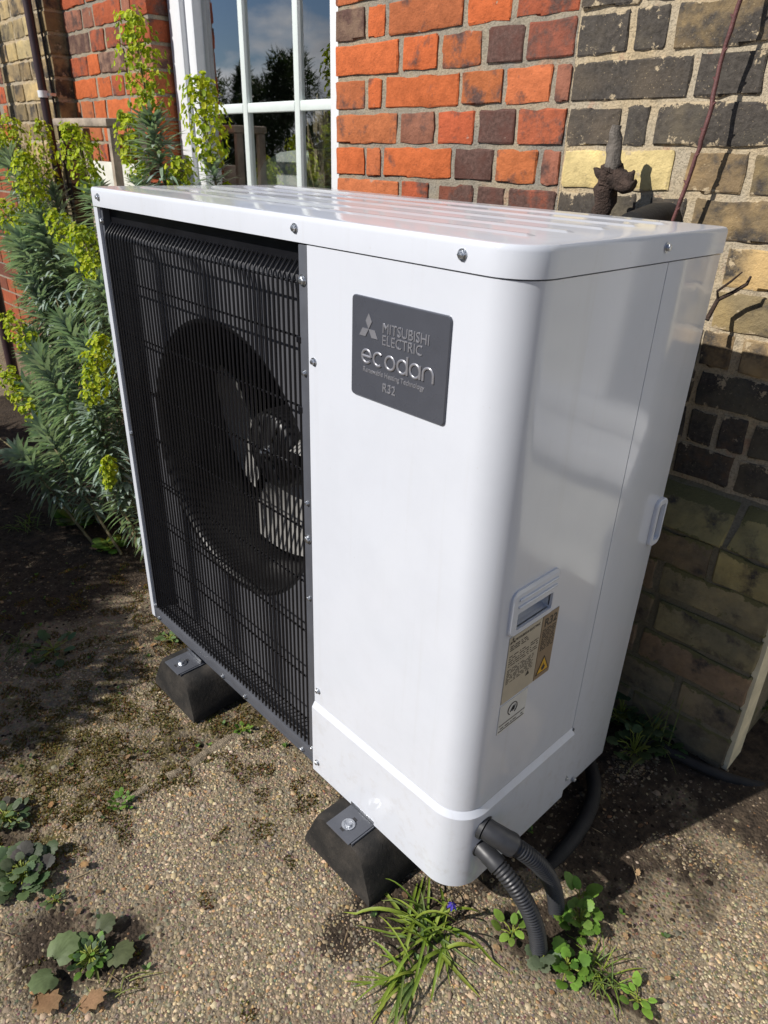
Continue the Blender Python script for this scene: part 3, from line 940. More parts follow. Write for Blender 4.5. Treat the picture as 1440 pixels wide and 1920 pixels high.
# pocket of the grab handle in the side
cut = MB().box((W - .040, .066, .512), (W + .05, .150, .540)).build('cutter', None)
HQ = [(.051, .505), (.051, .556), (.064, .572), (.156, .576), (.163, .535), (.158, .513)]
boolean_cut(fp, cut)
hdl = empty('grab_handle'); hdl.parent = hp
m = MB()   # recess walls
m.quad((W - .010, .066, .512), (W - .034, .072, .517), (W - .034, .146, .517), (W - .010, .150, .512))
m.quad((W - .010, .066, .540), (W - .034, .072, .536), (W - .034, .146, .536), (W - .010, .150, .540))
m.quad((W - .034, .072, .517), (W - .034, .146, .517), (W - .034, .146, .536), (W - .034, .072, .536))
m.quad((W - .010, .066, .512), (W - .034, .072, .517), (W - .034, .072, .536), (W - .010, .066, .540))
m.quad((W - .010, .150, .512), (W - .034, .146, .517), (W - .034, .146, .536), (W - .010, .150, .540))
m.build('pocket', MT['paint'], hdl)


def ring_prism(m, yz_out, yz_in, x0, x1):
    k = len(yz_out)
    n = len(m.v)
    for (pts, x) in ((yz_out, x0), (yz_out, x1 - .0015), ([(p[0] + (q[0] - p[0]) * .15, p[1] + (q[1] - p[1]) * .15) for p, q in zip(yz_out, yz_in)], x1), (yz_in, x1), (yz_in, x0)):
        m.v += [(x, p[0], p[1]) for p in pts]
    for a in range(4):
        for i in range(k):
            j = (i + 1) % k
            m.f.append((n + a * k + i, n + a * k + j, n + (a + 1) * k + j, n + (a + 1) * k + i))


def rr_yz(y0, y1, z0, z1, r, n=5):
    p = rrect(y0, z0, y1, z1, r, n=n); return p


m = MB(); ring_prism(m, rr_yz(.051, .163, .503, .578, .013), rr_yz(.066, .150, .512, .540, .003), W - .002, W + .0045)
m.build('handle_surround', MT['paint'], hdl)
for z in (.551, .563):
    MB().box((W + .003, .064, z - .0022), (W + .0072, .156, z + .0022), .0018).build('handle_rib', MT['paint'], hdl, 40)

# lower panel stands a little proud with a chamfered top edge
LO = .007
outl = panel_poly(LO, th=.016)
m = MB(); pu = panel_poly(0, th=.012)
m.loft([[(p[0], p[1], .002) for p in outl], [(p[0], p[1], ZL) for p in outl], [(p[0], p[1], ZL + .011) for p in pu]])
m.build('lower_panel', MT['paint'], hp, 28)
# rear side panel with vertical seam, left side panel, back panel
m = MB(); m.prism([(W, .3075), (W, DP - .012), (W - .004, DP - .003), (W - .012, DP), (W - .022, DP), (W - .022, .3075)], .002, HB - .0025)
rp_ = m.build('rear_side_panel', MT['paint'], hp, 35)
m = MB(); m.prism([(0.001, 0.004), (.004, .0005), (.020, .0005), (.020, .012), (.014, .012), (.014, DP - .001), (0.001, DP - .001)], .004, HB - .0025)
m.build('left_side_panel', MT['paint'], hp, 35)
m = MB(); m.box((.016, DP - .012, .01), (W - .024, DP - .002, HB - .01)); m.build('back_panel', MT['core'], hp)
m = MB(); m.box((.700, .020, .02), (W - .026, DP - .02, HB - .008)); m.build('inner_case', MT['core'], hp)
# small notch in the seam
MB().box((W - .006, .3035, .150), (W + .0035, .3095, .172), .001).build('seam_clip', MT['darkmetal'], hp)
# half handle at the rear edge
m = MB(); ring_prism(m, rr_yz(.440, .4745, .503, .592, .012), rr_yz(.449, .470, .513, .582, .006), W - .002, W + .006)
m.build('rear_handle', MT['paint'], hp)
# lid
lid = None
m = MB()
prof = ((.9815, .0022), (1.0085, .0022), (1.0125, .0014), (1.0152, -.0008), (1.016, -.005))
RS = (.012, RC, .014, .012)
loops = []
for z, off in prof:
    loops.append([(x, y, z) for x, y in rrect(-off, -off, W + off, DP + off, 0, tuple(r + off for r in RS), 10)])
m.loft(loops)
lid = m.build('lid', MT['paint'], hp, 40)
for y in (.085, .165, .245, .325, .405):
    m = MB(); x0, x1 = .055, .99
    m.loft([[(x0, y - .011, 1.0155), (x1, y - .011, 1.0155), (x1, y + .011, 1.0155), (x0, y + .011, 1.0155)], [(x0 + .008, y - .004, 1.0182), (x1 - .008, y - .004, 1.0182), (x1 - .008, y + .004, 1.0182), (x0 + .008, y + .004, 1.0182)]], False)
    m.build('lid_rib', MT['paint'], lid, 60)


def screw(p, nrm, parent, r=.0046):
    p = Vector(p); nrm = Vector(nrm)
    m = MB(); m.disc(p, nrm, r * 1.45, .0012, 14); m.disc(p + nrm * .001, nrm, r, .0035, 6, .0012)
    return m.build('screw', MT['zinc'], parent, 35)


for x in (.039, .662, .963): screw((x, -.0023, .999), (0, -1, 0), lid)
screw((W + .0023, .288, .999), (1, 0, 0), lid)
for p in ((.697, 0, .822), (.696, 0, .205), (.699, -LO, .030)): screw(p, (0, -1, 0), fp, .0042)
for y, z in ((.315, .04), (.35, .012)): screw((W + .002, y, z), (1, 0, 0), rp_, .004)

# base rail and frame of the fan side
br = MB(); br.box((.0205, .0015, .001), (.6838, .030, .034), .003)
br.build('base_rail', MT['darkmetal'], hp, 40)
MB().box((.028, -.0008, .0085), (.6835, .002, .0105)).build('rail_fold', MT['darkmetal'], hp)
for x, z in ((.046, .010), (.345, .010), (.435, .0105), (.640, .010)): screw((x, .0012, z + .004), (0, -1, 0), hp, .0042)
m = MB(); m.box((.664, .0005, .034), (.6838, .030, HB - .0025), .002); m.build('grille_frame_post', MT['darkmetal'], hp, 40)
m = MB(); m.box((.0205, .006, .034), (.030, .040, HB - .0025)); m.build('grille_frame_jamb', MT['darkmetal'], hp)
m = MB(); m.box((.030, .020, .952), (.664, .040, HB - .0025)); m.build('grille_frame_head', MT['wire'], hp)
for z in (.932, .517): screw((.674, .0005, z), (0, -1, 0), hp, .0058)
for z in (.800, .585, .400, .045): screw((.675, .0005, z), (0, -1, 0), hp, .0034)
for z in (.945, .50, .03): screw((.025, .0055, z + .01), (0, -1, 0), hp, .0045)

# fan panel with a round mouth
FX, FZ, FR = .345, .530, .280
PY = .052
X0, X1, ZB, ZT = .0305, .664, .034, .975
m = MB(); NS = 72
loopi = []; loopo = []
for i in range(NS):
    a = 2 * math.pi * i / NS
    c, s_ = math.cos(a), math.sin(a)
    loopi.append((FX + FR * c, PY, FZ + FR * s_))
    t_ = min(((X1 - FX) / c if c > 1e-6 else (X0 - FX) / c if c < -1e-6 else 9), ((ZT - FZ) / s_ if s_ > 1e-6 else (ZB - FZ) / s_ if s_ < -1e-6 else 9))
    loopo.append((FX + t_ * c, PY, FZ + t_ * s_))
m.v += loopo + loopi
for i in range(NS):
    j = (i + 1) % NS; m.f.append((i, j, NS + j, NS + i))
m.build('fan_panel', MT['shroud'], hp)
m = MB()
m.box((X0 - .008, PY - .02, ZB), (X0, PY + .03, ZT)); m.box((X1, .0305, ZB), (X1 + .01, PY + .03, ZT)); m.box((X0, .031, ZB - .012), (X1, PY + .03, ZB))
m.build('fan_panel_return', MT['shroud'], hp)
# bell mouth lip: rolls forward, then back into a deep ring
m = MB(); prof = [(FR + .002, PY - .0005), (FR - .004, PY + .001), (FR - .011, PY + .008), (FR - .015, PY + .020), (FR - .017, PY + .05), (FR - .018, PY + .15), (FR - .010, PY + .21)]
loops = [[(FX + r * math.cos(2 * math.pi * i / NS), y, FZ + r * math.sin(2 * math.pi * i / NS)) for i in range(NS)] for r, y in prof]
m.loft(loops, False, False); m.build('bell_mouth', MT['blackpl'], hp, 60)
m = MB(); m.box((.03, .33, .03), (.69, .36, .97)); coil = m.build('coil', MT['fins'], hp)
m = MB(); m.quad((.03, .06, .03), (.03, .3, .03), (.03, .3, .97), (.03, .06, .97)); m.quad((.69, .08, .03), (.69, .3, .03), (.69, .3, .97), (.69, .08, .97)); m.quad((.03, .08, .97), (.69, .08, .97), (.69, .3, .97), (.03, .3, .97)); m.quad((.03, .08, .03), (.69, .08, .03), (.69, .3, .03), (.03, .3, .03))
m.build('fan_chamber', MT['core'], hp)
# fan
fan = empty('fan', (FX - .012, .172, FZ - .006)); fan.parent = hp
m = MB(); pr = [(.0, -.012), (.030, -.012), (.074, -.008), (.083, 0.0), (.086, .02), (.086, .075)]
m.loft([[(max(r, .0005) * math.cos(2 * math.pi * i / 40), y, max(r, .0005) * math.sin(2 * math.pi * i / 40)) for i in range(40)] for r, y in pr], False, True)
hub = m.build('hub', MT['blackpl'], fan, 40)
m = MB(); m.tube([(0, -.012, 0), (0, -.016, 0)], .013, 16); m.tube([(0, -.015, 0), (0, -.030, 0)], .0072, 6); m.tube([(0, -.028, 0), (0, -.036, 0)], .0045, 10)
m.build('hub_nut', MT['zinc'], fan, 40)
for a in (0, 60, 120, 180, 240, 300):
    m = MB(); c, s_ = math.cos(R_(a)), math.sin(R_(a))
    m.tube([(c * .03, -.0128, s_ * .03), (c * .074, -.009, s_ * .074)], .003, 6); m.build('hub_rib', MT['blackpl'], hub, 40)
for kb in range(3):
    a_mid = R_(-76 + 120 * kb)
    m = MB(); nr, na = 9, 12; grid = []
    for side in (0, 1):
        for i in range(nr + 1):
            t_ = i / nr; r = .080 + t_ * .172
            half = R_(26 + 18 * math.sin(min(1, t_ * 1.25) * math.pi * .55))
            skew = R_(18) * t_
            for j in range(na + 1):
                q = j / na; aa = a_mid + skew - half + 2 * half * q
                rr2 = r - .03 * t_ * (abs(q - .5) * 2) ** 3
                y = -.012 + .085 * q * (1 - .25 * t_) + .018 * math.sin(q * math.pi) + (0.003 if side else 0)
                grid.append((rr2 * math.cos(aa), y, rr2 * math.sin(aa)))
    m.v = grid; k_ = (nr + 1) * (na + 1)
    for side in (0, 1):
        for i in range(nr):
            for j in range(na):
                a = side * k_ + i * (na + 1) + j
                fc = (a, a + 1, a + na + 2, a + na + 1); m.f.append(fc if side == 0 else fc[::-1])
    rim = [i for i in range(na + 1)] + [i * (na + 1) + na for i in range(1, nr + 1)] + [nr * (na + 1) + j for j in range(na - 1, -1, -1)] + [i * (na + 1) for i in range(nr - 1, 0, -1)]
    for q in range(len(rim)):
        b2 = rim[(q + 1) % len(rim)]; a2 = rim[q]; m.f.append((b2, a2, a2 + k_, b2 + k_))
    m.build('blade', MT['bladepl'], fan, 50)

# wire guard
gr_ = empty('grille'); gr_.parent = hp
nw = 52; xw0, xw1 = .036, .659
ZW0, ZW1 = .040, .925
pw = [(0, .0035, ZW0), (0, .0030, .10), (0, .0030, .5), (0, .0030, ZW1)] + [(0, .0035 + .004 * (1 - math.cos(R_(t))) / .3, ZW1 + .004 + .012 * math.sin(R_(t))) for t in (25, 50)] + [(0, .024, .957)]
mw = MB().tube(pw, .0020, 6).mesh('wire', MT['wire'], 60)
for i in range(nw):
    add('wire', mw, gr_, (xw0 + (xw1 - xw0) * i / (nw - 1), rb.uniform(-.0003, .0003), 0))
mh = MB().tube([(.030, 0, 0), (.20, 0, 0), (.664, 0, 0)], .0019, 8).mesh('cross_wire', simple('glossy_black_wire', (.012, .012, .014), .14, 0, .05, 60), 60)
for z in (.926, .849, .742, .635, .528, .421, .314, .207, .100, .048):
    add('cross_wire', mh, gr_, (0, .0062, z))
add('cross_wire', mh, gr_, (0, .0225, .953))
for z in (.849, .742):
    MB().box((.656, -.0005, z - .007), (.667, .006, z + .003), .001).build('guard_clip', MT['wire'], gr_)

# badge -------------------------------------------------------------------------
BX0, BX1, BZ0, BZ1 = .7825, .9545, .798, .931
m = MB(); pl_ = rrect(BX0, BZ0, BX1, BZ1, .006, n=4)
pin = rrect(BX0 + .001, BZ0 + .001, BX1 - .001, BZ1 - .001, .005, n=4)
m.loft([[(x, 0.0005, z) for x, z in pl_], [(x, -.0022, z) for x, z in pl_], [(x, -.0032, z) for x, z in pin]])
badge = m.build('badge', MT['badge'], hp, 30)
BY = -.0032


def flat_prism(m, pts, y0, y1):
    k = len(pts); n = len(m.v); cx = sum(p[0] for p in pts) / k; cz = sum(p[1] for p in pts) / k
    m.v += [(x, y0, z) for x, z in pts] + [(x, y1, z) for x, z in pts]
    for i in range(k):
        j = (i + 1) % k; m.f.append((n + i, n + j, n + k + j, n + k + i))
    m.f.append(tuple(n + k + i for i in range(k)))


lx, lz, S = .8165, .8915, .0118
for ang in (90, 210, 330):
    c, s_ = math.cos(R_(ang)), math.sin(R_(ang)); px, pz_ = -s_, c
    L_, Wd = S * 1.732, S * .5
    pts = [(lx, lz), (lx + c * L_ / 2 + px * Wd, lz + s_ * L_ / 2 + pz_ * Wd), (lx + c * L_, lz + s_ * L_), (lx + c * L_ / 2 - px * Wd, lz + s_ * L_ / 2 - pz_ * Wd)]
    m = MB(); flat_prism(m, pts[::-1], BY, BY - .0010); m.build('emblem_diamond', MT['chrome'], badge)


def text_mesh(txt, size, loc, rot, mat, parent, name, ext=.0004, xs=1.0, off=0.0):
    cu = D.curves.new('t', 'FONT'); cu.body = txt; cu.size = size; cu.extrude = ext; cu.offset = off; cu.resolution_u = 3; cu.fill_mode = 'FRONT'
    o = D.objects.new('t', cu); COL.objects.link(o)
    dg = bpy.context.evaluated_depsgraph_get(); dg.update()
    me = D.meshes.new_from_object(o.evaluated_get(dg)); D.objects.remove(o); D.curves.remove(cu)
    me.materials.clear(); me.materials.append(mat)
    q = add(name, me, parent, loc); q.rotation_euler = rot; q.scale = (xs, 1, 1)
    return q


RF = (R_(90), 0, 0)
text_mesh('MITSUBISHI', .0182, (.8415, BY - .0003, .8915), RF, MT['chrome'], badge, 'lettering', .0005, .90)
text_mesh('ELECTRIC', .0182, (.8415, BY - .0003, .8765), RF, MT['chrome'], badge, 'lettering', .0005, .90)
text_mesh('Renewable Heating Technology', .0098, (.8065, BY - .0002, .8345), RF, MT['chrome'], badge, 'lettering', .0003, .90, .0001)
text_mesh('R32', .0165, (.8445, BY - .0003, .8155), RF, MT['chrome'], badge, 'lettering', .0004, .95, .0002)


def ell(cx, cz, r, a0, a1, n=20): return [(cx + r * math.cos(R_(a0 + (a1 - a0) * i / n)), BY - .0006, cz + r * math.sin(R_(a0 + (a1 - a0) * i / n))) for i in range(n + 1)]


er, tr_ = .0085, .0023
cz = .8555
xs_ = [.8135 + .0222 * i for i in range(6)]
let = []
let.append([ell(xs_[0], cz, er, 0, 320), [(xs_[0] - er, BY - .0006, cz), (xs_[0] + er, BY - .0006, cz)]])
let.append([ell(xs_[1], cz, er, 50, 310)])
let.append([ell(xs_[2], cz, er, 0, 360)])
let.append([ell(xs_[3], cz, er, 0, 360), [(xs_[3] + er, BY - .0006, cz - er), (xs_[3] + er, BY - .0006, cz + er * 1.75)]])
let.append([ell(xs_[4], cz, er, 0, 360), [(xs_[4] + er, BY - .0006, cz - er), (xs_[4] + er, BY - .0006, cz + er)]])
let.append([[(xs_[5] - er, BY - .0006, cz - er)] + ell(xs_[5], cz, er, 180, 0) + [(xs_[5] + er, BY - .0006, cz - er)]])
for strokes in let:
    m = MB()
    for st in strokes: m.tube(st, tr_ * .82, 8)
    m.v = [(x, BY - .0004 + (y - BY) * .55, z) for x, y, z in m.v]
    m.build('lettering', MT['chrome'], badge, 60)

# stickers on the side -------------------------------------------------------------
XS = W + .0012


def side_quad(name, y0, y1, z0, z1, mat, parent, x=XS):
    return MB().box((W - .001, y0, z0), (x, y1, z1)).build(name, mat, parent)


RS_ = (R_(90), 0, R_(90))
lab = side_quad('rating_label', .060, .138, .378, .499, MT['sticker'], hp)
lab['label'] = 'cream rating label with small print'
lab2 = side_quad('refrigerant_label', .140, .180, .378, .499, MT['sticker2'], hp)
lab2['label'] = 'tan R32 refrigerant label with yellow warning triangle'
text_mesh('MITSUBISHI ELECTRIC', .0062, (XS + .0003, .0735, .489), RS_, MT['ink'], lab, 'lettering', .0001)
text_mesh('R32', .0205, (XS + .0003, .1445, .478), RS_, MT['ink'], lab2, 'lettering', .0001, 1, .0004)
for ang in (90, 210, 330):
    c, s_ = math.cos(R_(ang)), math.sin(R_(ang)); S2 = .0042
    pts = [(0, 0), (c * S2 * .86 - s_ * S2 * .5, s_ * S2 * .86 + c * S2 * .5), (c * S2 * 1.73, s_ * S2 * 1.73), (c * S2 * .86 + s_ * S2 * .5, s_ * S2 * .86 - c * S2 * .5)]
    MB().poly([(XS + .0004, .0675 + p[0], .4915 + p[1]) for p in pts]).build('emblem_diamond', MT['ink'], lab)


def print_lines(parent, y0, y1, zs, hgt, gaps=True):
    m = MB(); r2 = random.Random(5)
    for z in zs:
        y = y0
        while y < y1 - .002:
            e = min(y1, y + r2.uniform(.003, .011))
            m.quad((XS + .0003, y, z), (XS + .0003, e, z), (XS + .0003, e, z + hgt), (XS + .0003, y, z + hgt)); y = e + r2.uniform(.0012, .004)
            if gaps and r2.random() < .12: y += .008
    o = m.build('small_print', MT['ink'], parent); o['kind'] = 'stuff'


print_lines(lab, .0635, .108, [.482 - .0036 * i for i in range(3)], .0017)
print_lines(lab, .0635, .134, [.4635 - .0043 * i for i in range(5)], .0016)
print_lines(lab, .0635, .128, [.439 - .0031 * i for i in range(9)], .0013)
print_lines(lab2, .1435, .177, [.471 - .0034 * i for i in range(12)], .0018, False)
tri_ = [(.1415, .386), (.1775, .386), (.1595, .4195)]
MB().poly([(XS + .0004, y, z) for y, z in tri_]).build('warning_border', MT['ink'], lab2)
tc_ = (.1595, .3972)
MB().poly([(XS + .0008, tc_[0] + (y - tc_[0]) * .80, tc_[1] + (z - tc_[1]) * .80) for y, z in tri_]).build('warning_triangle', MT['yellow'], lab2)
fl = [(0, -.006), (.004, -.004), (.0055, 0), (.003, .005), (.002, .002), (0, .0095), (-.0025, .004), (-.0048, .001), (-.0045, -.004)]
MB().poly([(XS + .0012, tc_[0] + a * .9, tc_[1] + b * .9 - .001) for a, b in fl]).build('flame_symbol', MT['ink'], lab2)
MB().poly([(XS + .0004, .118 + a, .408 + b) for a, b in ((-.005, -.004), (.005, -.004), (0, .005))]).build('caution_symbol', MT['ink'], lab)
lab3 = side_quad('white_sticker', .060, .128, .318, .374, MT['stickerw'], hp)
m = MB(); m.tube([(XS + .0003, .092 + .011 * math.cos(R_(a)), .354 + .011 * math.sin(R_(a))) for a in range(-60, 250, 12)], .0009, 5); m.tube([(XS + .0003, .092 + .004 * (i % 2) - .005 + .0022 * i, .354 - .005 + .0095 * (i % 2)) for i in range(5)], .0009, 5)
m.build('logo', MT['ink'], lab3)
for z in (.333, .3215): MB().quad((XS + .0003, .062, z), (XS + .0003, .126, z), (XS + .0003, .126, z + .0018), (XS + .0003, .062, z + .0018)).build('printed_line', MT['ink'], lab3)
print_lines(lab3, .066, .122, [.3262], .0022)

# ------------------------------------------------------------------ rubber feet
def make_foot(cx, label):
    t = empty('rubber_foot', (cx, -.072, GZ)); tag(t, label, 'support foot', 'rubber feet under the unit')
    hw, tw, Hh, L_ = .095, .062, .097, .60
    m = MB()

    def sec(y, inset, sh):
        out = []
        b, tp, h = hw - inset * .5, tw - inset, Hh - sh
        half_ = [(b, 0), (b - .002, .014), (tp + .010, h - .026), (tp + .004, h - .013), (tp - .004, h - .005), (tp - .014, h)]
        pts = [(-x_, z_) for x_, z_ in half_] + half_[::-1]
        return [(x, y, z) for x, z in pts]
    ys = [(0.0, .0, .0)]
    loops = [sec(.014, .006, .006), sec(.018, .0, .0), sec(L_ - .02, 0, 0), sec(L_, .006, .006)]
    # front face leans back towards the top
    f0 = [(x, .0 + z * .09, z) for x, y, z in sec(0, .004, .004)]
    loops = [f0, [(x, y + .008 + z * .09, z) for x, y, z in sec(0, .0, .0)]] + loops[2:]
    m.loft(loops)
    m.build('block', MT['rubber'], t, 50)
    m = MB(); m.box((-.021, .010, Hh - .020), (.021, .20, Hh + .0015)); ch = m.build('steel_channel', MT['zinc'], t)
    m = MB(); m.box((-.0175, .0095, Hh - .017), (.0175, .012, Hh - .003)); m.build('channel_mouth', MT['core'], ch)
    # unit's foot plate
    zt = -GZ
    m = MB(); m.box((-.031, .004, zt - .001), (.031, .105, zt + .0022), .001); fpl = m.build('foot_plate', MT['darkmetal'], t, 40)
    MB().box((-.031, .064, zt + .0025), (.031, .067, zt + .011), .0008).build('upstand', MT['zinc'], t, 40)
    m = MB(); m.box((.0315, .010, zt - .014), (.034, .100, zt + .0005)); m.build('plate_flange', MT['darkmetal'], t)
    MB().box((-.005, .014, zt + .0021), (.004, .050, zt + .0026)).build('slot', MT['core'], fpl)
    b = MB(); b.disc((0, .031, zt + .0024), (0, 0, 1), .0125, .0018, 20); bo = b.build('washer', MT['zinc'], t, 40)
    b = MB(); b.disc((0, .031, zt + .0042), (0, 0, 1), .0078, .0052, 6, .001); b.build('bolt', MT['zinc'], t, 30)
    return t


make_foot(.228, 'black rubber foot block under the fan grille end of unit')
make_foot(.831, 'black rubber foot block with bright bolt under the plain white panel')

# ------------------------------------------------------------------ conduits
def conduit(name, label, pts, r, conn_r, conn_len, elbow=False):
    t = empty(name, pts[0]); tag(t, label, 'conduit', 'corrugated conduits leaving the unit')
    o0 = Vector(pts[0]); P = [Vector(p) - o0 for p in pts]
    path = []
    segs = bez(P[0], P[1], P[2], P[3], 400)
    # resample evenly
    L_ = [0]
    for a, b in zip(segs, segs[1:]): L_.append(L_[-1] + (b - a).length)
    tot = L_[-1]

    def pos(s):
        for i in range(len(L_) - 1):
            if L_[i + 1] >= s: return segs[i].lerp(segs[i + 1], (s - L_[i]) / max(1e-9, L_[i + 1] - L_[i]))
        return segs[-1]
    pitch = .0060; s = conn_len * .9; rad = []; k = 0
    prof = (0, .0020, .0026, .0020, 0)
    while s < tot:
        path.append(pos(s)); rad.append(r - .0022 + prof[k % 5]); s += pitch / 5; k += 1
    MB().tube(path, rad, 20).build('corrugated_tube', MT['hose'], t, 60)
    c = [pos(conn_len * q / 8) for q in range(9)]
    m = MB(); m.tube([c[0], c[1]], [conn_r * 1.12, conn_r * 1.12], 20); m.tube(c[1:], [conn_r * .97] * 3 + [conn_r, conn_r, conn_r, conn_r * 1.05, conn_r * 1.05], 20)
    cn = m.build('connector', MT['hose'], t, 40)
    return t


h1 = conduit('conduit', 'upper corrugated grey conduit with longer connector on the white side panel', [(1.052, .052, .128), (1.125, .062, .122), (1.150, .150, .05), (1.156, .172, GZ - .02)], .0146, .0185, .058)
h2 = conduit('conduit', 'lower corrugated grey conduit nearest the camera, dropping into the weeds', [(1.052, .050, .083), (1.140, .040, .085), (1.172, .080, .0), (1.180, .084, GZ - .02)], .0146, .0155, .045)

# lagged pipes behind the unit
m = MB(); m.tube(bez((.92, .52, GZ + .04), (1.10, .50, GZ + .03), (1.10, .34, GZ + .018), (1.09, .20, GZ - .015), 24), .015, 14)
tag(m.build('lagged_pipe', MT['pipe'], None, 60), 'thick black lagged pipe curving out of shade under the unit', 'pipe')
m = MB(); m.tube(bez((1.02, .62, GZ + .035), (1.12, .655, GZ + .045), (1.20, .63, GZ + .035), (1.30, .72, GZ + .02), 24), .011, 12)
tag(m.build('garden_pipe', MT['pipe'], None, 60), 'thin black pipe lying along the foot of the plinth', 'pipe')
hb = empty('wall_pipe', (.82, .744, .985)); tag(hb, 'black pipe end with teal rim entering the yellow brick wall', 'pipe')
m = MB(); m.tube([(0, .05, .012), (0, -.05, .012), (.003, -.13, 0)], .030, 18); m.build('lagging', MT['pipe'], hb, 50)
m = MB(); m.tube([(.030, -.02, .004), (.030, -.06, .002)], .007, 12); m.build('rim', simple('teal_plastic', (.02, .09, .10), .4), hb, 50)

# ------------------------------------------------------------------ wall plants, pipes, bench
dp = empty('downpipe', (-1.868, .636, GZ)); tag(dp, 'thin plum brown downpipe with white clip on the yellow brick breast', 'downpipe', 'pipes on the far wall')
MB().tube([(.075, 0, 0), (.045, 0, 1.05), (-.012, 0, 2.4)], .0165, 14).build('pipe', MT['dpipe'], dp, 60)
MB().tube([(.0325, 0, 1.338), (.032, 0, 1.362)], .021, 16).build('clip', MT['upvc'], dp, 50)
MB().box((.030, .01, 1.344), (.075, .034, 1.354)).build('clip_arm', MT['zinc'], dp)
MB().tube([(.093, .029, .0), (.063, .029, 1.05), (.005, .029, 2.4)], .0045, 8).build('cable', MT['blackpl'], dp, 60)
dp2 = empty('downpipe', (-2.42, .47, GZ)); tag(dp2, 'wide dark downpipe standing just left of the picture', 'downpipe', 'pipes on the far wall')
MB().tube([(0, 0, 0), (0, 0, 1.2), (0, 0, 2.5)], .026, 14).build('pipe', MT['dpipe'], dp2, 60)
MB().tube([(0, 0, 1.5), (0, 0, 1.53)], .031, 14).build('clip', MT['dpipe'], dp2, 60)

ws = empty('wooden_stand', (-1.34, .62, GZ)); tag(ws, 'weathered wooden stand with white board against the red brick pier', 'stand')
zt = 1.157 - GZ
MB().box((-.215, -.075, zt - .022), (.245, .075, zt + .004), .006).build('top_board', MT['wood'], ws, 40)
for x in (-.235, .222):
    if x > 0: MB().box((x, -.065, 0), (x + .022, -.035, zt - .023), .003).build('leg', MT['wood'], ws, 40)
    MB().box((x, .035, 0), (x + .022, .065, zt - .023), .003).build('leg', MT['wood'], ws, 40)
MB().box((-.213, .040, .72), (.221, .052, zt - .135), .002).build('white_board', MT['whiteboard'], ws, 40)

# old cut stump trained against the wall
st = empty('vine_stump', (.745, .665, GZ)); tag(st, 'gnarled dark cut vine stump in front of the cream brick', 'stump')
p = [(.03, .02, 0), (.01, .01, .4), (-.03, 0, .8), (-.022, 0, 1.0), (-.016, 0, 1.09), (-.012, 0, 1.15), (-.004, -.002, 1.175)]
r_ = [.026, .022, .018, .0165, .017, .020, .022]
path, rads = [], []
for i in range(len(p) - 1):
    for q in range(7):
        t_ = q / 7; path.append(Vector(p[i]).lerp(Vector(p[i + 1]), t_) + Vector((rb.uniform(-.002, .002), rb.uniform(-.002, .002), 0))); rads.append((r_[i] * (1 - t_) + r_[i + 1] * t_) * rb.uniform(.9, 1.1))
path.append(Vector(p[-1])); rads.append(.024); path.append(Vector(p[-1]) + Vector((.004, 0, .014))); rads.append(.012)
rough(MB().tube(path, rads, 20), .006, 55).build('trunk', MT['bark'], st, 60)
pp_ = bez((-.010, -.006, 1.160), (.002, -.006, 1.19), (-.012, -.002, 1.215), (-.012, 0, 1.248), 14)
m = MB(); m.tube(pp_, [.0155 - .0004 * i + rb.uniform(-.001, .001) for i in range(14)] + [.0085], 16); rough(m, .004, 70).build('spur', MT['barkcut'], st, 60)
for kn, (pts_, rr3) in enumerate((([(-.012, 0, 1.168), (.012, -.006, 1.166), (.03, -.008, 1.156), (.042, -.010, 1.150), (.046, -.010, 1.148)], [.019, .018, .015, .012, .007]), ([(.028, -.01, 1.160), (.04, -.012, 1.172), (.046, -.013, 1.180)], [.010, .006, .003]), ([(-.010, -.004, 1.165), (-.028, -.006, 1.172), (-.036, -.006, 1.180)], [.015, .010, .004]))):
    m = MB(); m.tube(bez(pts_[0], pts_[len(pts_) // 2], pts_[-2], pts_[-1], 10), list(np.interp(np.linspace(0, 1, 11), np.linspace(0, 1, len(rr3)), rr3)), 14); rough(m, .007, 60).build('knot', MT['bark'], st, 60)
vs = empty('climbing_stem', (.865, .690, GZ)); tag(vs, 'thin reddish climbing stem running up the yellow brick wall', 'stem')
sp_ = [at(1262, 412, .69), at(1300, 310, .692), at(1331, 215, .69), at(1350, 120, .694), at(1391, -10, .69), at(1425, -150, .70)]
lo = Vector((.865, .690, GZ))
path = [Vector((-.03, .0, 0)), Vector((-.02, .005, .5)), Vector((-.005, .002, .95))]
for a, b in zip(sp_, sp_[1:]):
    for q in range(6): path.append(a.lerp(b, q / 6) - lo + Vector((rb.uniform(-.0012, .0012), rb.uniform(-.001, .001), 0)))
path.append(sp_[-1] - lo)
MB().tube(path, [.0040] * 3 + [.0036 * rb.uniform(.9, 1.15) for _ in path[3:]], 8).build('stem', MT['stem'], vs, 60)
for i in range(4, len(path) - 1, 3):
    s_ = (-1) ** i; MB().tube([path[i], path[i] + Vector((.006 * s_, -.003, .006))], [.0032, .0012], 6).build('bud', MT['stem'], vs, 60)
tw = empty('bare_twig', tuple(at(1342, 575, .70))); tag(tw, 'short bare forked twig against sunny yellow brick behind the unit', 'twig')
lo = at(1342, 575, .70)
q0 = [at(1325, 600, .68), at(1346, 562, .70), at(1375, 548, .705), at(1400, 533, .70), at(1408, 518, .70)]
MB().tube([v - lo for v in q0], [.0045, .004, .0035, .0032, .002], 7).build('twig', MT['bark'], tw, 60)
q0 = [at(1346, 562, .70), at(1345, 546, .69), at(1370, 528, .685), at(1392, 510, .68)]
MB().tube([v - lo for v in q0], [.0028, .0022, .002, .0012], 6).build('twig', MT['bark'], tw, 60)

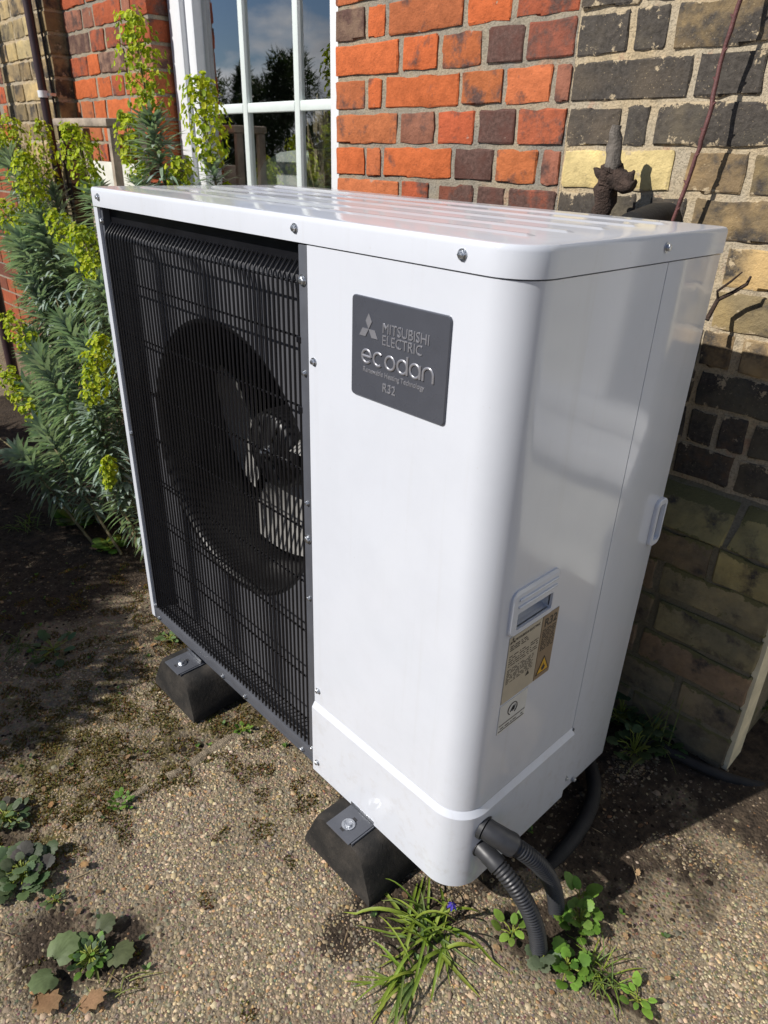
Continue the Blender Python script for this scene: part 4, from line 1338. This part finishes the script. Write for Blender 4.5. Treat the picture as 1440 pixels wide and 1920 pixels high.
# things inside the window
vz = empty('dried_flowers', (-.53, 1.00, .65)); tag(vz, 'buff dried grasses and seed heads standing inside the window', 'dried flowers')
MB().tube([(0, 0, .0), (0, 0, .06), (0, 0, .16), (0, 0, .20)], [.05, .07, .06, .04], 18).build('vase', MT['stone'], vz, 60)
mv, mf, mc = [], [], []
rd = random.Random(4)
for k in range(46):
    a = rd.uniform(0, 6.28); sp = rd.uniform(.02, .13); hgt = rd.uniform(.28, .52)
    b0 = Vector((0, 0, .18)); tip = Vector((math.cos(a) * sp, math.sin(a) * sp * .5, .1 + hgt))
    side = Vector((-math.sin(a), math.cos(a), 0))
    c = Vector((.52, .41, .28)) * rd.uniform(.5, 1.3)
    for q in range(5):
        f0, f1 = q / 5, (q + 1) / 5
        p0 = b0.lerp(tip, f0); p1 = b0.lerp(tip, f1); w0 = .0018 if q < 3 else .010 * rd.uniform(.6, 1.2); w1 = .0018 if q < 2 else (.010 if q < 4 else .001)
        n = len(mv); mv += [p0 - side * w0, p0 + side * w0, p1 + side * w1, p1 - side * w1]; mf.append((n, n + 1, n + 2, n + 3)); mc += [tuple(c)] * 4
add('stalks', np_mesh('stalks', [tuple(v) for v in mv], mf, MT['mossm'], np.array(mc), False), vz)
ch_ = empty('round_chair', (-.76, 1.08, .585)); tag(ch_, 'pale grey rounded chair back seen low through the window', 'chair')
m = MB(); prof = [(-.30, .0), (-.30, .28), (-.27, .38), (-.20, .455), (-.10, .49), (.0, .50), (.10, .49), (.20, .455), (.27, .38), (.30, .28), (.30, .0)]
k = len(prof); m.v += [(x, 0, z) for x, z in prof] + [(x, .07, z) for x, z in prof]
for i in range(k - 1): m.f.append((i, i + 1, k + i + 1, k + i))
m.f.append(tuple(range(k))[::-1]); m.f.append(tuple(range(k, 2 * k)))
m.build('back', MT['lampgrey'], ch_)
MB().box((-.28, .08, -.05), (.28, .5, .05), .02).build('seat', MT['lampgrey'], ch_, 40)

# ------------------------------------------------------------------ leaves
class Leaves:
    def __init__(s): s.v = []; s.f = []; s.c = []

    def blade(s, base, d, up, L, wd, col, droop=.3, fold=.25, n=3, tipc=None):
        """lance shaped leaf: n segments, folded along the midrib"""
        base = Vector(base); d = Vector(d).normalized(); side = d.cross(Vector(up))
        if side.length < 1e-3: side = d.cross(Vector((1, 0, 0)))
        side.normalize(); nrm = side.cross(d).normalized()
        k0 = len(s.v); p = base.copy(); dd = d.copy()
        for i in range(n + 1):
            t_ = i / n
            w_ = wd * (.35 + 1.5 * t_ - 1.75 * t_ ** 2.2) if t_ < 1 else 0.0
            w_ = max(w_, 0)
            c = col if tipc is None else tuple(a * (1 - t_) + b * t_ for a, b in zip(col, tipc))
            if i == n:
                s.v.append(tuple(p)); s.c.append(c)
            else:
                s.v += [tuple(p - side * w_ + nrm * w_ * fold), tuple(p), tuple(p + side * w_ + nrm * w_ * fold)]; s.c += [c] * 3
                if i > 0:
                    a = k0 + (i - 1) * 3; b = k0 + i * 3
                    s.f += [(a, a + 1, b + 1, b), (a + 1, a + 2, b + 2, b + 1)]
            if i < n:
                p = p + dd * (L / n); dd = (dd + Vector((0, 0, -droop / n))).normalized()
                nrm = side.cross(dd).normalized()
        a = k0 + (n - 1) * 3; b = k0 + n * 3
        s.f += [(a, a + 1, b, b), (a + 1, a + 2, b, b)]

    def cup(s, p, nrm, r, col, ring=6, depth=.5):
        p = Vector(p); nrm = Vector(nrm).normalized()
        u = nrm.cross(Vector((0, 0, 1)));
        if u.length < 1e-3: u = Vector((1, 0, 0))
        u.normalize(); v = nrm.cross(u); k0 = len(s.v)
        s.v.append(tuple(p)); s.c.append(tuple(x * .7 for x in col))
        for i in range(ring):
            a = 2 * math.pi * i / ring; rr = r * (1.08 if i % 3 else .86)
            s.v.append(tuple(p + (u * math.cos(a) + v * math.sin(a)) * rr + nrm * r * depth)); s.c.append(col)
        for i in range(ring): s.f.append((k0, k0 + 1 + i, k0 + 1 + (i + 1) % ring, k0))

    def fan_leaf(s, base, d, up, pts, L, col, curl=.12, rim=None):
        """broad lobed leaf from an outline (u across, v along), domed"""
        base = Vector(base); d = Vector(d).normalized(); side = d.cross(Vector(up)).normalized(); nrm = side.cross(d).normalized()
        k0 = len(s.v)

        def P(u, v): return tuple(base + side * u * L + d * v * L + nrm * L * curl * (math.sin(min(1.2, v) * 2.6) - (abs(u) ** 1.5) * 1.4))
        s.v.append(P(0, .0)); s.c.append(tuple(x * .8 for x in col))
        half = [(u * .5, v * .55 + .08) for u, v in pts]
        s.v += [P(*q) for q in half]; s.c += [col] * len(pts)
        s.v += [P(*q) for q in pts]; s.c += [rim or col] * len(pts)
        n = len(pts)
        for i in range(n - 1):
            s.f.append((k0, k0 + 1 + i, k0 + 2 + i, k0)); s.f.append((k0 + 1 + i, k0 + 1 + n + i, k0 + 2 + n + i, k0 + 2 + i))

    def build(s, name, mat, parent, loc=(0, 0, 0)):
        V_ = np.array(s.v, float) - np.array(loc)
        me = D.meshes.new(name)
        ff = [tuple(dict.fromkeys(f)) for f in s.f]
        me.from_pydata([tuple(v) for v in V_], [], ff); me.materials.append(mat)
        a_ = me.color_attributes.new('tint', 'FLOAT_COLOR', 'POINT'); c = np.ones((len(s.v), 4), np.float32); c[:, :3] = np.array(s.c); a_.data.foreach_set('color', c.ravel())
        me.shade_smooth()
        o = add(name, me, parent); o['kind'] = 'stuff'
        return o


rl = random.Random(21)


def jcol(c, j=.25): 
    f = rl.uniform(1 - j, 1 + j); return tuple(x * f * rl.uniform(.93, 1.07) for x in c)


BLUEG = (.30, .37, .325); LIME = (.50, .56, .030); GREEN = (.075, .15, .025)


def spurge_stem(parent, origin, base, f0, tip, hw=.030, nleaf=120, leafL=.07, nfl=90, leaf_from=.35, flower=True, leafw=.0052, spread=1.0):
    """one upright stem: base -> start of flower head f0 -> tip; dense narrow leaves below, lime cups above"""
    base, f0, tip = Vector(base), Vector(f0), Vector(tip)
    mid = base.lerp(f0, .55) + Vector((rl.uniform(-.02, .02), rl.uniform(-.02, .02), -.0))
    P_ = bez(base, mid, f0 - (tip - f0) * .35, f0, 18) + [f0.lerp(tip, (i + 1) / 6) for i in range(6)]
    m = MB(); rs = [.0052 * (1 - .6 * i / len(P_)) for i in range(len(P_))]
    m.tube([p - origin for p in P_], rs, 7); m.build('stem', ST_MAT, parent, 60)
    lv = Leaves(); nleaf = int(nleaf * 1.45); leafL *= 1.05; leafw *= 1.6; nfl = int(nfl * 2.0); hw *= 1.0
    gold = 2.399963
    for i in range(nleaf):
        t_ = leaf_from + (1.02 - leaf_from) * (i / nleaf)
        x = min(17.999, t_ * 18); a = int(x); p = P_[a].lerp(P_[a + 1], x - a); ax = (P_[a + 1] - P_[a]).normalized()
        u = ax.cross(Vector((.3, .2, 1)) if abs(ax.z) < .9 else Vector((1, 0, 0))).normalized(); v = ax.cross(u)
        an = i * gold + rl.uniform(-.8, .8); out = u * math.cos(an) + v * math.sin(an)
        rel = (t_ - leaf_from) / (1 - leaf_from)
        tilt = -.25 + .95 * rel ** 1.5
        d = out + ax * tilt + Vector((0, 0, rl.uniform(-.4, .25)))
        Lf = leafL * rl.uniform(.8, 1.15) * (.75 + .45 * math.sin(math.pi * min(1, rel + .15))) * spread
        c = jcol(BLUEG, .28); c = tuple(a_ * (1 - .25 * rel) + b_ * .25 * rel for a_, b_ in zip(c, (.10, .15, .055)))
        lv.blade(p - origin, d, ax, Lf, leafw * rl.uniform(.8, 1.2), c, droop=rl.uniform(.7, 1.5) - .8 * rel, fold=.12, n=3, tipc=tuple(x * 1.25 for x in c))
    lv.build('foliage', MT['leafm'], parent)
    if flower:
        fl_ = Leaves(); stv = MB()
        ax = (tip - f0).normalized(); H_ = (tip - f0).length
        u = ax.cross(Vector((0, 1, .2))).normalized(); v = ax.cross(u)
        nu = max(10, nfl // 7)
        for i in range(nu):
            t_ = (i + .5) / nu; an = i * gold
            env = hw * (.75 + .45 * math.sin(math.pi * min(1, t_ * 1.0))) * (1 if t_ < .86 else .75)
            if t_ > .97: env *= .4
            c0 = f0 + ax * H_ * t_; out = u * math.cos(an) + v * math.sin(an)
            cpt = c0 + out * env * rl.uniform(.45, 1.05) + ax * env * .35
            stv.tube([c0 - ax * env * .3 - origin, cpt - origin], .0011, 4, False)
            for q in range(10):
                dv = Vector((rl.gauss(0, 1), rl.gauss(0, 1), rl.gauss(0, 1))).normalized()
                pp = cpt + dv * env * .42
                nn = (out * .6 + dv * .8 + Vector((0, 0, .55)) + Vector((-.2, -.5, 0)) * .5)
                c = jcol(LIME, .22)
                if rl.random() < .25: c = jcol((.27, .36, .03), .2)
                fl_.cup(pp - origin, nn, rl.uniform(.0052, .0088), c)
        fl_.build('flower_head', MT['flowm'], parent); stv.build('pedicels', GR_MAT, parent)['kind'] = 'stuff'


ST_MAT = simple('green_brown_stem', (.16, .13, .06), .7, 0, .3, 60)
GR_MAT = simple('lime_stalk', (.24, .28, .04), .7, 0, .2, 60)


def shrub(label, org, stems, group='euphorbias beside the unit'):
    t = empty('euphorbia', org); tag(t, label, 'euphorbia', group); o0 = Vector(org)
    for s_ in stems: spurge_stem(t, o0, **s_)
    return t


def S(base, f0, tip, y, yf=None, **k):
    """base as world xy; flower start and tip as photo points at depth y"""
    yf = y if yf is None else yf
    return dict(base=(base[0], base[1], GZ), f0=at(f0[0], f0[1], yf), tip=at(tip[0], tip[1], y), **k)


shrub('tall euphorbia with lime flower spires rising in front of the window', (-.42, .56, GZ), [
    S((-.42, .58), (283, 228), (246, 28), .50, hw=.052, nfl=170, nleaf=210, leafL=.10, leaf_from=.55, leafw=.0058),
    S((-.34, .58), (400, 318), (372, 150), .52, hw=.042, nfl=170, nleaf=120, leafL=.08, leaf_from=.6),
    S((-.50, .55), (262, 345), (228, 212), .47, hw=.034, nfl=90, nleaf=90, leafL=.07, leaf_from=.6),
    S((-.40, .62), (338, 372), (338, 300), .52, hw=.034, nfl=60, nleaf=90, leafL=.07, leaf_from=.6),
    S((-.30, .60), (425, 378), (430, 352), .56, hw=.02, nfl=14, nleaf=90, leafL=.07, leaf_from=.6),
])
shrub('tall spreading euphorbia clump at the left edge below the downpipe', (-.85, .42, GZ), [
    S((-.62, .42), (178, 362), (132, 240), .42, hw=.044, nfl=150, nleaf=150, leafL=.085, leaf_from=.5),
    S((-.95, .55), (100, 360), (72, 225), .58, hw=.036, nfl=90, nleaf=130, leafL=.09, leaf_from=.45),
    S((-1.05, .50), (55, 330), (12, 225), .52, hw=.048, nfl=120, nleaf=130, leafL=.09, leaf_from=.45),
    S((-.80, .40), (72, 405), (42, 292), .36, hw=.045, nfl=150, nleaf=260, leafL=.095, leaf_from=.42, leafw=.006),
    S((-.72, .40), (140, 470), (95, 400), .38, hw=.036, nfl=80, nleaf=130, leafL=.085, leaf_from=.45),
    S((-.55, .36), (190, 535), (148, 430), .33, hw=.040, nfl=130, nleaf=170, leafL=.085, leaf_from=.4),
    S((-.95, .45), (20, 420), (-10, 360), .46, nleaf=200, leafL=.10, leaf_from=.3, flower=False),
    S((-.75, .50), (110, 430), (90, 380), .50, nleaf=200, leafL=.10, leaf_from=.3, flower=False),
    S((-.62, .45), (150, 520), (140, 480), .46, nleaf=200, leafL=.10, leaf_from=.3, flower=False),
    S((-.85, .30), (60, 530), (40, 480), .28, nleaf=220, leafL=.10, leaf_from=.25, flower=False),
    S((-1.15, .48), (18, 300), (-8, 262), .45, hw=.045, nfl=90, nleaf=160, leafL=.09, leaf_from=.4),
    S((-.90, .36), (40, 450), (5, 385), .30, hw=.036, nfl=70, nleaf=230, leafL=.095, leaf_from=.4, leafw=.006),
])
shrub('low leaning euphorbia stems beside the left edge of the fan grille', (-.55, .22, GZ), [
    S((-.42, .22), (172, 760), (188, 632), .20, hw=.034, nfl=130, nleaf=230, leafL=.080, leaf_from=.25, leafw=.006),
    S((-.48, .20), (70, 668), (5, 590), .16, hw=.032, nfl=90, nleaf=210, leafL=.085, leaf_from=.2, leafw=.0058),
    S((-.50, .14), (72, 795), (5, 700), .10, hw=.026, nfl=90, nleaf=130, leafL=.075, leaf_from=.2),
    S((-.50, .20), (45, 720), (5, 695), .14, hw=.024, nfl=30, nleaf=70, leafL=.07, leaf_from=.3),
    S((-.55, .24), (60, 640), (40, 610), .22, nleaf=200, leafL=.09, leaf_from=.2, flower=False),
    S((-.40, .30), (165, 640), (160, 600), .30, nleaf=200, leafL=.09, leaf_from=.2, flower=False),
    S((-.46, .26), (110, 760), (100, 735), .24, nleaf=160, leafL=.085, leaf_from=.2, flower=False),
    S((-.62, .10), (30, 845), (-30, 800), .02, nleaf=90, leafL=.08, leaf_from=.3, flower=False),
    S((-.45, .30), (120, 600), (105, 560), .30, nleaf=170, leafL=.09, leaf_from=.3, flower=False),
])
shrub('small young euphorbia with one short lime flower near the ground', (-.36, .20, GZ), [
    dict(base=(-.34, .20, GZ), f0=at(207, 915, .16), tip=at(202, 858, .15), hw=.018, nfl=70, nleaf=70, leafL=.055, leaf_from=.15),
])

# ------------------------------------------------------------------ small weeds
LOBED = [(-.10, .05), (-.32, -.02), (-.48, .14), (-.56, .36), (-.46, .46), (-.52, .66), (-.34, .74), (-.26, .92), (-.08, .92), (0, 1.0), (.09, .92), (.28, .93), (.36, .74), (.53, .64), (.46, .45), (.57, .34), (.48, .12), (.30, -.03), (.10, .05)]
OVAL = [(-.05, .02), (-.22, .12), (-.32, .32), (-.33, .55), (-.24, .8), (-.1, .95), (0, 1.0), (.1, .95), (.24, .8), (.33, .55), (.32, .32), (.22, .12), (.05, .02)]


CRUMP = [(-.04, .0), (-.2, .06), (-.34, .22), (-.22, .34), (-.4, .5), (-.27, .62), (-.3, .8), (-.12, .86), (0, 1.0), (.06, .84), (.2, .88), (.24, .66), (.38, .6), (.26, .4), (.34, .24), (.16, .1), (.04, .0)]


def weed(name, label, cat, c, n, spread, L, cols, outline=LOBED, rise=.4, group=None, stalk=True, hgt=.03):
    t = empty(name, (c[0], c[1], gheight(c[0], c[1]))); tag(t, label, cat, group)
    lv = Leaves(); sm = MB()
    for i in range(n):
        a = i * 2.4 + rl.uniform(-.5, .5); rr = spread * math.sqrt((i + .6) / n) * rl.uniform(.7, 1.15)
        b = Vector((math.cos(a) * rr * .75, math.sin(a) * rr * .75, rl.uniform(.3, 1.0) * hgt * (1 - .6 * rr / spread)))
        d = Vector((math.cos(a), math.sin(a), rl.uniform(-.15, rise)))
        col = jcol(rl.choice(cols), .25)
        Lf = L * rl.uniform(.6, 1.2)
        lv.fan_leaf(b, d, (0, 0, 1), outline, Lf, col, rl.uniform(.03, .18), tuple(x * 1.15 for x in col))
        if stalk: sm.tube([(0, 0, 0), (b.x * .5, b.y * .5, b.z * .9), tuple(b)], .0011, 5, False)
    lv.build('leaves', MT['leafm'], t)
    if stalk: sm.build('stalks', GR_MAT, t)['kind'] = 'stuff'
    return t


def gpt(px, py): v = atz(px, py, GZ); return (v.x, v.y)


WG = [(.07, .12, .045), (.10, .15, .065), (.05, .085, .03)]; BG = [(.12, .24, .03), (.09, .19, .025), (.16, .28, .05)]; GG = [(.14, .19, .10), (.11, .15, .085), (.16, .20, .12), (.09, .085, .075)]
weed('rosette_weed', 'grey green leafy weed at the left edge above the lower weed', 'weed', gpt(12, 1535), 40, .045, .021, GG + WG, OVAL, .5, 'patio weeds')
weed('rosette_weed', 'dull green lobed weed rosette at the left edge of the patio', 'weed', gpt(45, 1640), 56, .056, .024, GG + WG, LOBED, .5, 'patio weeds')
weed('rosette_weed', 'small sprig beside the lobed weed rosette at left', 'weed', gpt(105, 1690), 9, .018, .014, WG, OVAL, .5, 'patio weeds')
t = weed('mallow_weed', 'weed with large round scalloped leaves at the bottom left corner', 'weed', gpt(172, 1800), 60, .038, .014, BG + WG, OVAL, .7, 'patio weeds', True, .035)
big = Leaves()
bc = Vector((*gpt(172, 1800), GZ))
for (px, py), dx, dy, L_, c in (((103, 1810), -.2, .6, .062, (.15, .20, .085)), ((105, 1835), .1, -.8, .052, (.15, .20, .09)), ((190, 1755), -.3, .8, .040, (.10, .12, .06)), ((212, 1792), .7, .35, .055, (.11, .13, .06)), ((150, 1790), -.4, .3, .036, (.11, .16, .06))):
    g = gpt(px, py); big.fan_leaf(Vector((g[0], g[1], GZ + .014)) - bc, (dx, dy, .05), (0, 0, 1), LOBED, L_ * .78, c, .2, tuple(x * 1.1 for x in c))
big.build('broad_leaves', MT['leafm'], t)
for i, (px, py, L_, a) in enumerate(((70, 1870, .055, .3), (148, 1895, .045, 1.2), (150, 1625, .022, .5))):
    g = gpt(px, py); z = gheight(*g) + .006
    t = empty('dry_leaf', (g[0], g[1], z)); tag(t, ('crumpled brown dead leaf at the bottom left corner', 'curled tan dead leaf below the scalloped weed', 'tiny dry leaf scrap above the scalloped weed')[i], 'dead leaf', 'dead leaves')
    lv = Leaves(); lv.fan_leaf((0, 0, .002), (math.cos(a), math.sin(a), .16), (0, 0, 1), CRUMP, L_, ((.22, .13, .07), (.30, .18, .10), (.36, .22, .10))[i], .1, (.24, .15, .08)); lv.build('blade', MT['mossm'], t)
# shaded and sunny weeds at the left of the unit
weed('ground_weed', 'bright green low weed on the soil left of the unit', 'weed', gpt(150, 975), 40, .085, .045, BG + WG, LOBED, .6, 'patio weeds', True, .05)
weed('ground_weed', 'small light green weed nearer the unit left edge', 'weed', gpt(205, 1025), 22, .05, .030, BG + [(.28, .30, .03)], LOBED, .6, 'patio weeds', True, .03)
weed('ground_weed', 'sparse weed lying in the shadow left of the unit', 'weed', gpt(100, 1215), 16, .08, .03, WG, OVAL, .5, 'patio weeds', True, .02)
weed('ground_weed', 'pale clover tuft under the left end of the grey base rail', 'weed', gpt(318, 1195), 14, .03, .018, [(.16, .24, .09)], OVAL, .6, 'patio weeds', True, .02)
weed('ground_weed', 'tiny sprig on the slab joint beneath the grille', 'weed', gpt(455, 1370), 12, .022, .013, BG, OVAL, .8, 'patio weeds', True, .02)
weed('ground_weed', 'small moss green tuft in the slab joint at left', 'weed', gpt(228, 1505), 30, .028, .012, BG, OVAL, .8, 'patio weeds', False, .012)
# round the conduits
weed('ground_weed', 'pale round leaved weed left of the conduit ends', 'weed', gpt(960, 1752), 8, .032, .024, [(.20, .33, .05), (.24, .36, .06)], OVAL, .8, 'weeds round the conduits', True, .03)
weed('ground_weed', 'fresh green weed just behind the lower conduit', 'weed', gpt(1085, 1735), 26, .042, .017, BG, LOBED, .8, 'weeds round the conduits', True, .05)
weed('ground_weed', 'lobed green weed in front of the conduit ends', 'weed', gpt(1062, 1818), 22, .036, .022, BG, LOBED, .6, 'weeds round the conduits', True, .035)
weed('ground_weed', 'grey green leaves at the foot of the lower conduit', 'weed', gpt(1015, 1805), 10, .022, .026, GG, LOBED, .8, 'weeds round the conduits', True, .03)
weed('ground_weed', 'single bright sprig standing beside the upper conduit', 'weed', gpt(1085, 1690), 6, .018, .030, BG, OVAL, 1.2, 'weeds round the conduits', True, .04)
weed('ground_weed', 'small seedling in the crack at the bottom right', 'weed', gpt(1195, 1878), 8, .026, .020, [(.20, .36, .05)], OVAL, .6, 'weeds round the conduits', True, .02)
# shaded weeds behind the unit
for i, (px, py, n, s_, lab_) in enumerate(((1190, 1400, 26, .06, 'dark shaded weeds in the gap behind the unit'), (1260, 1350, 26, .07, 'dim leafy weeds at the foot of the mossy plinth'), (1425, 1330, 40, .06, 'green leaves right of the plinth corner'), (1180, 1330, 30, .06, 'shaded weed tuft next to the unit rear edge'))):
    g = atz(px, py, GZ + .035)
    weed('shade_weed', lab_, 'weed', (g.x, min(g.y, .66) if i != 2 else g.y), n, s_, .024, WG, LOBED, .9, 'weeds behind the unit', True, .08)


def grass(name, label, org, blades, cat='grass clump', group='grass tufts'):
    t = empty(name, (org[0], org[1], gheight(*org))); tag(t, label, cat, group)
    lv = Leaves()
    for (bx, by, az, L_, wd, el_, dr, c) in blades:
        n = 9; p = Vector((bx, by, 0)); d = Vector((math.cos(az) * math.cos(el_), math.sin(az) * math.cos(el_), math.sin(el_))); k0 = len(lv.v)
        side = Vector((-math.sin(az), math.cos(az), 0)); tw_ = rl.uniform(-.5, .5)
        for i in range(n + 1):
            t_ = i / n; w_ = wd * (1 - t_ ** 3) + .0003
            sd_ = (side + Vector((0, 0, tw_ * t_))).normalized()
            cc = tuple(a * (1 - t_ * .25) + b * t_ * .25 for a, b in zip(c, (.36, .34, .05)))
            lv.v += [tuple(p - sd_ * w_), tuple(p - Vector((0, 0, w_ * .6))), tuple(p + sd_ * w_)]; lv.c += [cc] * 3
            if i:
                a = k0 + 3 * (i - 1); b = k0 + 3 * i; lv.f += [(a, a + 1, b + 1, b), (a + 1, a + 2, b + 2, b + 1)]
            p = p + d * (L_ / n); d = (d + Vector((0, 0, -dr / n * (1 + t_)))).normalized()
            if p.z < .003: p.z = .003; d.z = max(d.z, 0)
    lv.build('blades', MT['leafm'], t)
    return t


def rand_blades(n, R0, Lr, wr_, cols, elr=(.3, 1.3), drr=(.8, 2.4), azr=(0, 6.283)):
    out = []
    for i in range(n):
        a = rl.uniform(0, 6.28); r = R0 * math.sqrt(rl.random())
        out.append((math.cos(a) * r, math.sin(a) * r, rl.uniform(*azr), rl.uniform(*Lr), rl.uniform(*wr_), rl.uniform(*elr), rl.uniform(*drr), jcol(rl.choice(cols), .2)))
    return out


GC = [(.11, .20, .025), (.17, .27, .03), (.22, .30, .04), (.12, .19, .06)]
gc = gpt(800, 1745)
gt = grass('grass_clump', 'arching strap leaved bulb clump under the unit corner with blue flower', gc, rand_blades(34, .045, (.07, .16), (.0016, .0032), GC, (.25, 1.4), (1.4, 4.2), (-4.2, 1.0)) + rand_blades(14, .03, (.05, .11), (.0015, .003), GC))
m = MB(); m.tube([(.02, .02, 0), (.018, .03, .035), (.022, .035, .062)], .0012, 6); m.build('flower_stalk', GR_MAT, gt)
fl_ = Leaves()
for i in range(6): fl_.blade((.022, .035, .062), (math.cos(i * 1.05), math.sin(i * 1.05), -.8), (0, 0, 1), .013, .0034, (.085, .06, .48), .2, .3)
fl_.build('flower', MT['flowm'], gt)
grass('grass_clump', 'lower bulb leaves spreading onto the patio below the clump', gpt(765, 1835), rand_blades(20, .018, (.06, .12), (.0014, .0028), GC, (.1, .8), (.6, 2.0), (-3.3, -.6)))
grass('grass_clump', 'grassy tuft growing in the crack right of the conduits', gpt(1125, 1825), rand_blades(44, .03, (.03, .07), (.0005, .0012), GC, (.4, 1.3), (.8, 2.0)))
grass('grass_clump', 'sparse thin grass below the scalloped weed', gpt(205, 1860), rand_blades(12, .03, (.03, .06), (.0005, .0010), [(.20, .22, .06)], (.2, 1.0), (.6, 1.6)))
grass('grass_clump', 'thin grass blades in the gap behind the unit', gpt(1205, 1420), rand_blades(16, .05, (.08, .17), (.0008, .0016), [(.16, .19, .06)], (.7, 1.4), (.4, 1.2)))
grass('grass_clump', 'thin grass tuft on the soil at the left edge', gpt(45, 985), rand_blades(22, .05, (.05, .10), (.0008, .0015), GC, (.4, 1.3), (.6, 1.6)))
grass('grass_clump', 'grass straggling in the shadow at the left edge', gpt(30, 1225), rand_blades(22, .06, (.05, .11), (.0008, .0016), [(.06, .11, .03)], (.2, 1.1), (.6, 1.8)))

# ------------------------------------------------------------------ garden behind the camera (mirrored in the glass, plus an added shrub to shade the soil)
def leaf_mass(name, label, cat, org, blobs, nleaf, size, cols, trunk, group=None):
    t = empty(name, org); tag(t, label, cat, group)
    r2 = random.Random(int(abs(org[0]) * 100) + nleaf); lv = Leaves()
    for i in range(nleaf):
        cx, cy, cz_, rx, ry, rz = r2.choice(blobs)
        v = Vector((r2.gauss(0, 1), r2.gauss(0, 1), r2.gauss(0, 1))).normalized() * r2.uniform(.72, 1.08)
        p = Vector((cx + v.x * rx, cy + v.y * ry, cz_ + v.z * rz))
        if p.z < .02: continue
        d = (v + Vector((r2.gauss(0, .5), r2.gauss(0, .5), r2.gauss(0, .5)))).normalized()
        c = r2.choice(cols); f_ = r2.uniform(.7, 1.3); c = tuple(x * f_ for x in c)
        lv.blade(p, d, (r2.gauss(0, 1), r2.gauss(0, 1), 1), size * r2.uniform(.7, 1.4), size * .3, c, .2, .2, 1)
    lv.build('crown', MT['leafm'], t)
    m = MB()
    for (x0, y0, x1, y1, z1, r) in trunk:
        m.tube([(x0, y0, 0), ((x0 + x1) / 2, (y0 + y1) / 2, z1 * .5), (x1, y1, z1)], [r, r * .8, r * .4], 8)
    m.build('trunk', MT['bark'], t, 60)
    return t


HC = [(.035, .06, .018), (.05, .075, .02), (.03, .045, .015)]
rh = random.Random(8)
for k in range(10):
    x = -21.7 + k * 2.4 + rh.uniform(-.3, .3); hgt = rh.uniform(1.9, 2.8)
    bl = []
    for q in range(9):
        z = rh.uniform(.3, hgt - .4); bl.append((rh.uniform(-1.2, 1.2), rh.uniform(-.3, .3), z, rh.uniform(.5, .8), .5, rh.uniform(.35, .6)))
    bl += [(rh.uniform(-1.1, 1.1), 0, hgt - .3, .22, .25, rh.uniform(.4, .7)) for _ in range(4)] + [(0, 0, .7, 1.3, .5, .75), (-.7, 0, 1.2, .8, .5, .6), (.7, 0, 1.2, .8, .5, .6)]
    leaf_mass('hedge_shrub', ('dark hedge shrub across the garden, number %s from the far end' % ['one', 'two', 'three', 'four', 'five', 'six', 'seven', 'eight', 'nine', 'ten'][k]), 'hedge', (x, -9.0 + rh.uniform(-.3, .3), GZ), bl, 9000, .17, HC, [(-.5, 0, -.6, 0, 1.2, .05), (.4, 0, .6, 0, 1.3, .05), (0, 0, .1, 0, hgt - .4, .05)], 'garden hedge')
leaf_mass('shade_shrub', 'unseen rounded shrub added left of the camera to shade the soil', 'shrub', (-.90, -1.42, GZ), [(0, 0, .55, .52, .5, .5), (.25, -.15, .8, .35, .35, .35), (-.3, .1, .8, .4, .4, .4), (.3, .25, .4, .3, .35, .35), (-.6, .5, .45, .4, .4, .4), (-.95, .75, .5, .4, .4, .4)], 22000, .085, HC, [(0, 0, .1, 0, .7, .03), (.05, 0, -.3, .1, .7, .025), (-.1, .2, -.7, .6, .5, .025)])  # added out of view as caster of the shade at left

# ------------------------------------------------------------------ litter on the patio
lt = Leaves(); r5 = random.Random(77); k = 0
while k < 420:
    x = r5.uniform(-.7, 1.5); y = r5.uniform(-.62, .5)
    if not visible_ground(x, y) or (soil_shade_at(x, y) < .2 and r5.random() < .85): k += .05; continue
    k += 1; z = gheight(x, y) + .003; a = r5.uniform(0, 6.28)
    if r5.random() < .6:
        c = r5.choice([(.24, .17, .10), (.36, .28, .17), (.14, .09, .055)])
        lt.blade((x, y, z), (math.cos(a), math.sin(a), r5.uniform(-.02, .12)), (0, 0, 1), r5.uniform(.012, .042), r5.uniform(.0006, .0014), c, .05, .3, 3)
    else:
        c = r5.choice([(.30, .17, .08), (.22, .14, .08), (.36, .24, .13), (.15, .09, .05)])
        lt.fan_leaf((x, y, z), (math.cos(a), math.sin(a), r5.uniform(0, .5)), (0, 0, 1), CRUMP, r5.uniform(.006, .016), c, .15)
lo_ = lt.build('leaf_litter', MT['mossm'], None)
tag(lo_, 'dry straw, twigs and leaf scraps scattered over the patio', 'litter', kind='stuff')
sg = random.Random(31)
tiny = Leaves(); k = 0
while k < 110:
    x = sg.uniform(-.6, 1.4); y = sg.uniform(-.62, .3)
    if not visible_ground(x, y) or soil_shade_at(x, y) + moss_at(x, y) * .6 < .30: k += .05; continue
    k += 1; z = gheight(x, y) + .001
    for q in range(sg.randint(3, 7)):
        a = sg.uniform(0, 6.28); c = sg.choice(BG + WG)
        tiny.fan_leaf((x, y, z + .002), (math.cos(a), math.sin(a), sg.uniform(.2, 1.0)), (0, 0, 1), OVAL, sg.uniform(.004, .011), c, .1)
to_ = tiny.build('seedlings', MT['leafm'], None)
tag(to_, 'tiny green seedlings dotted through the mossy soil', 'seedlings', kind='stuff')
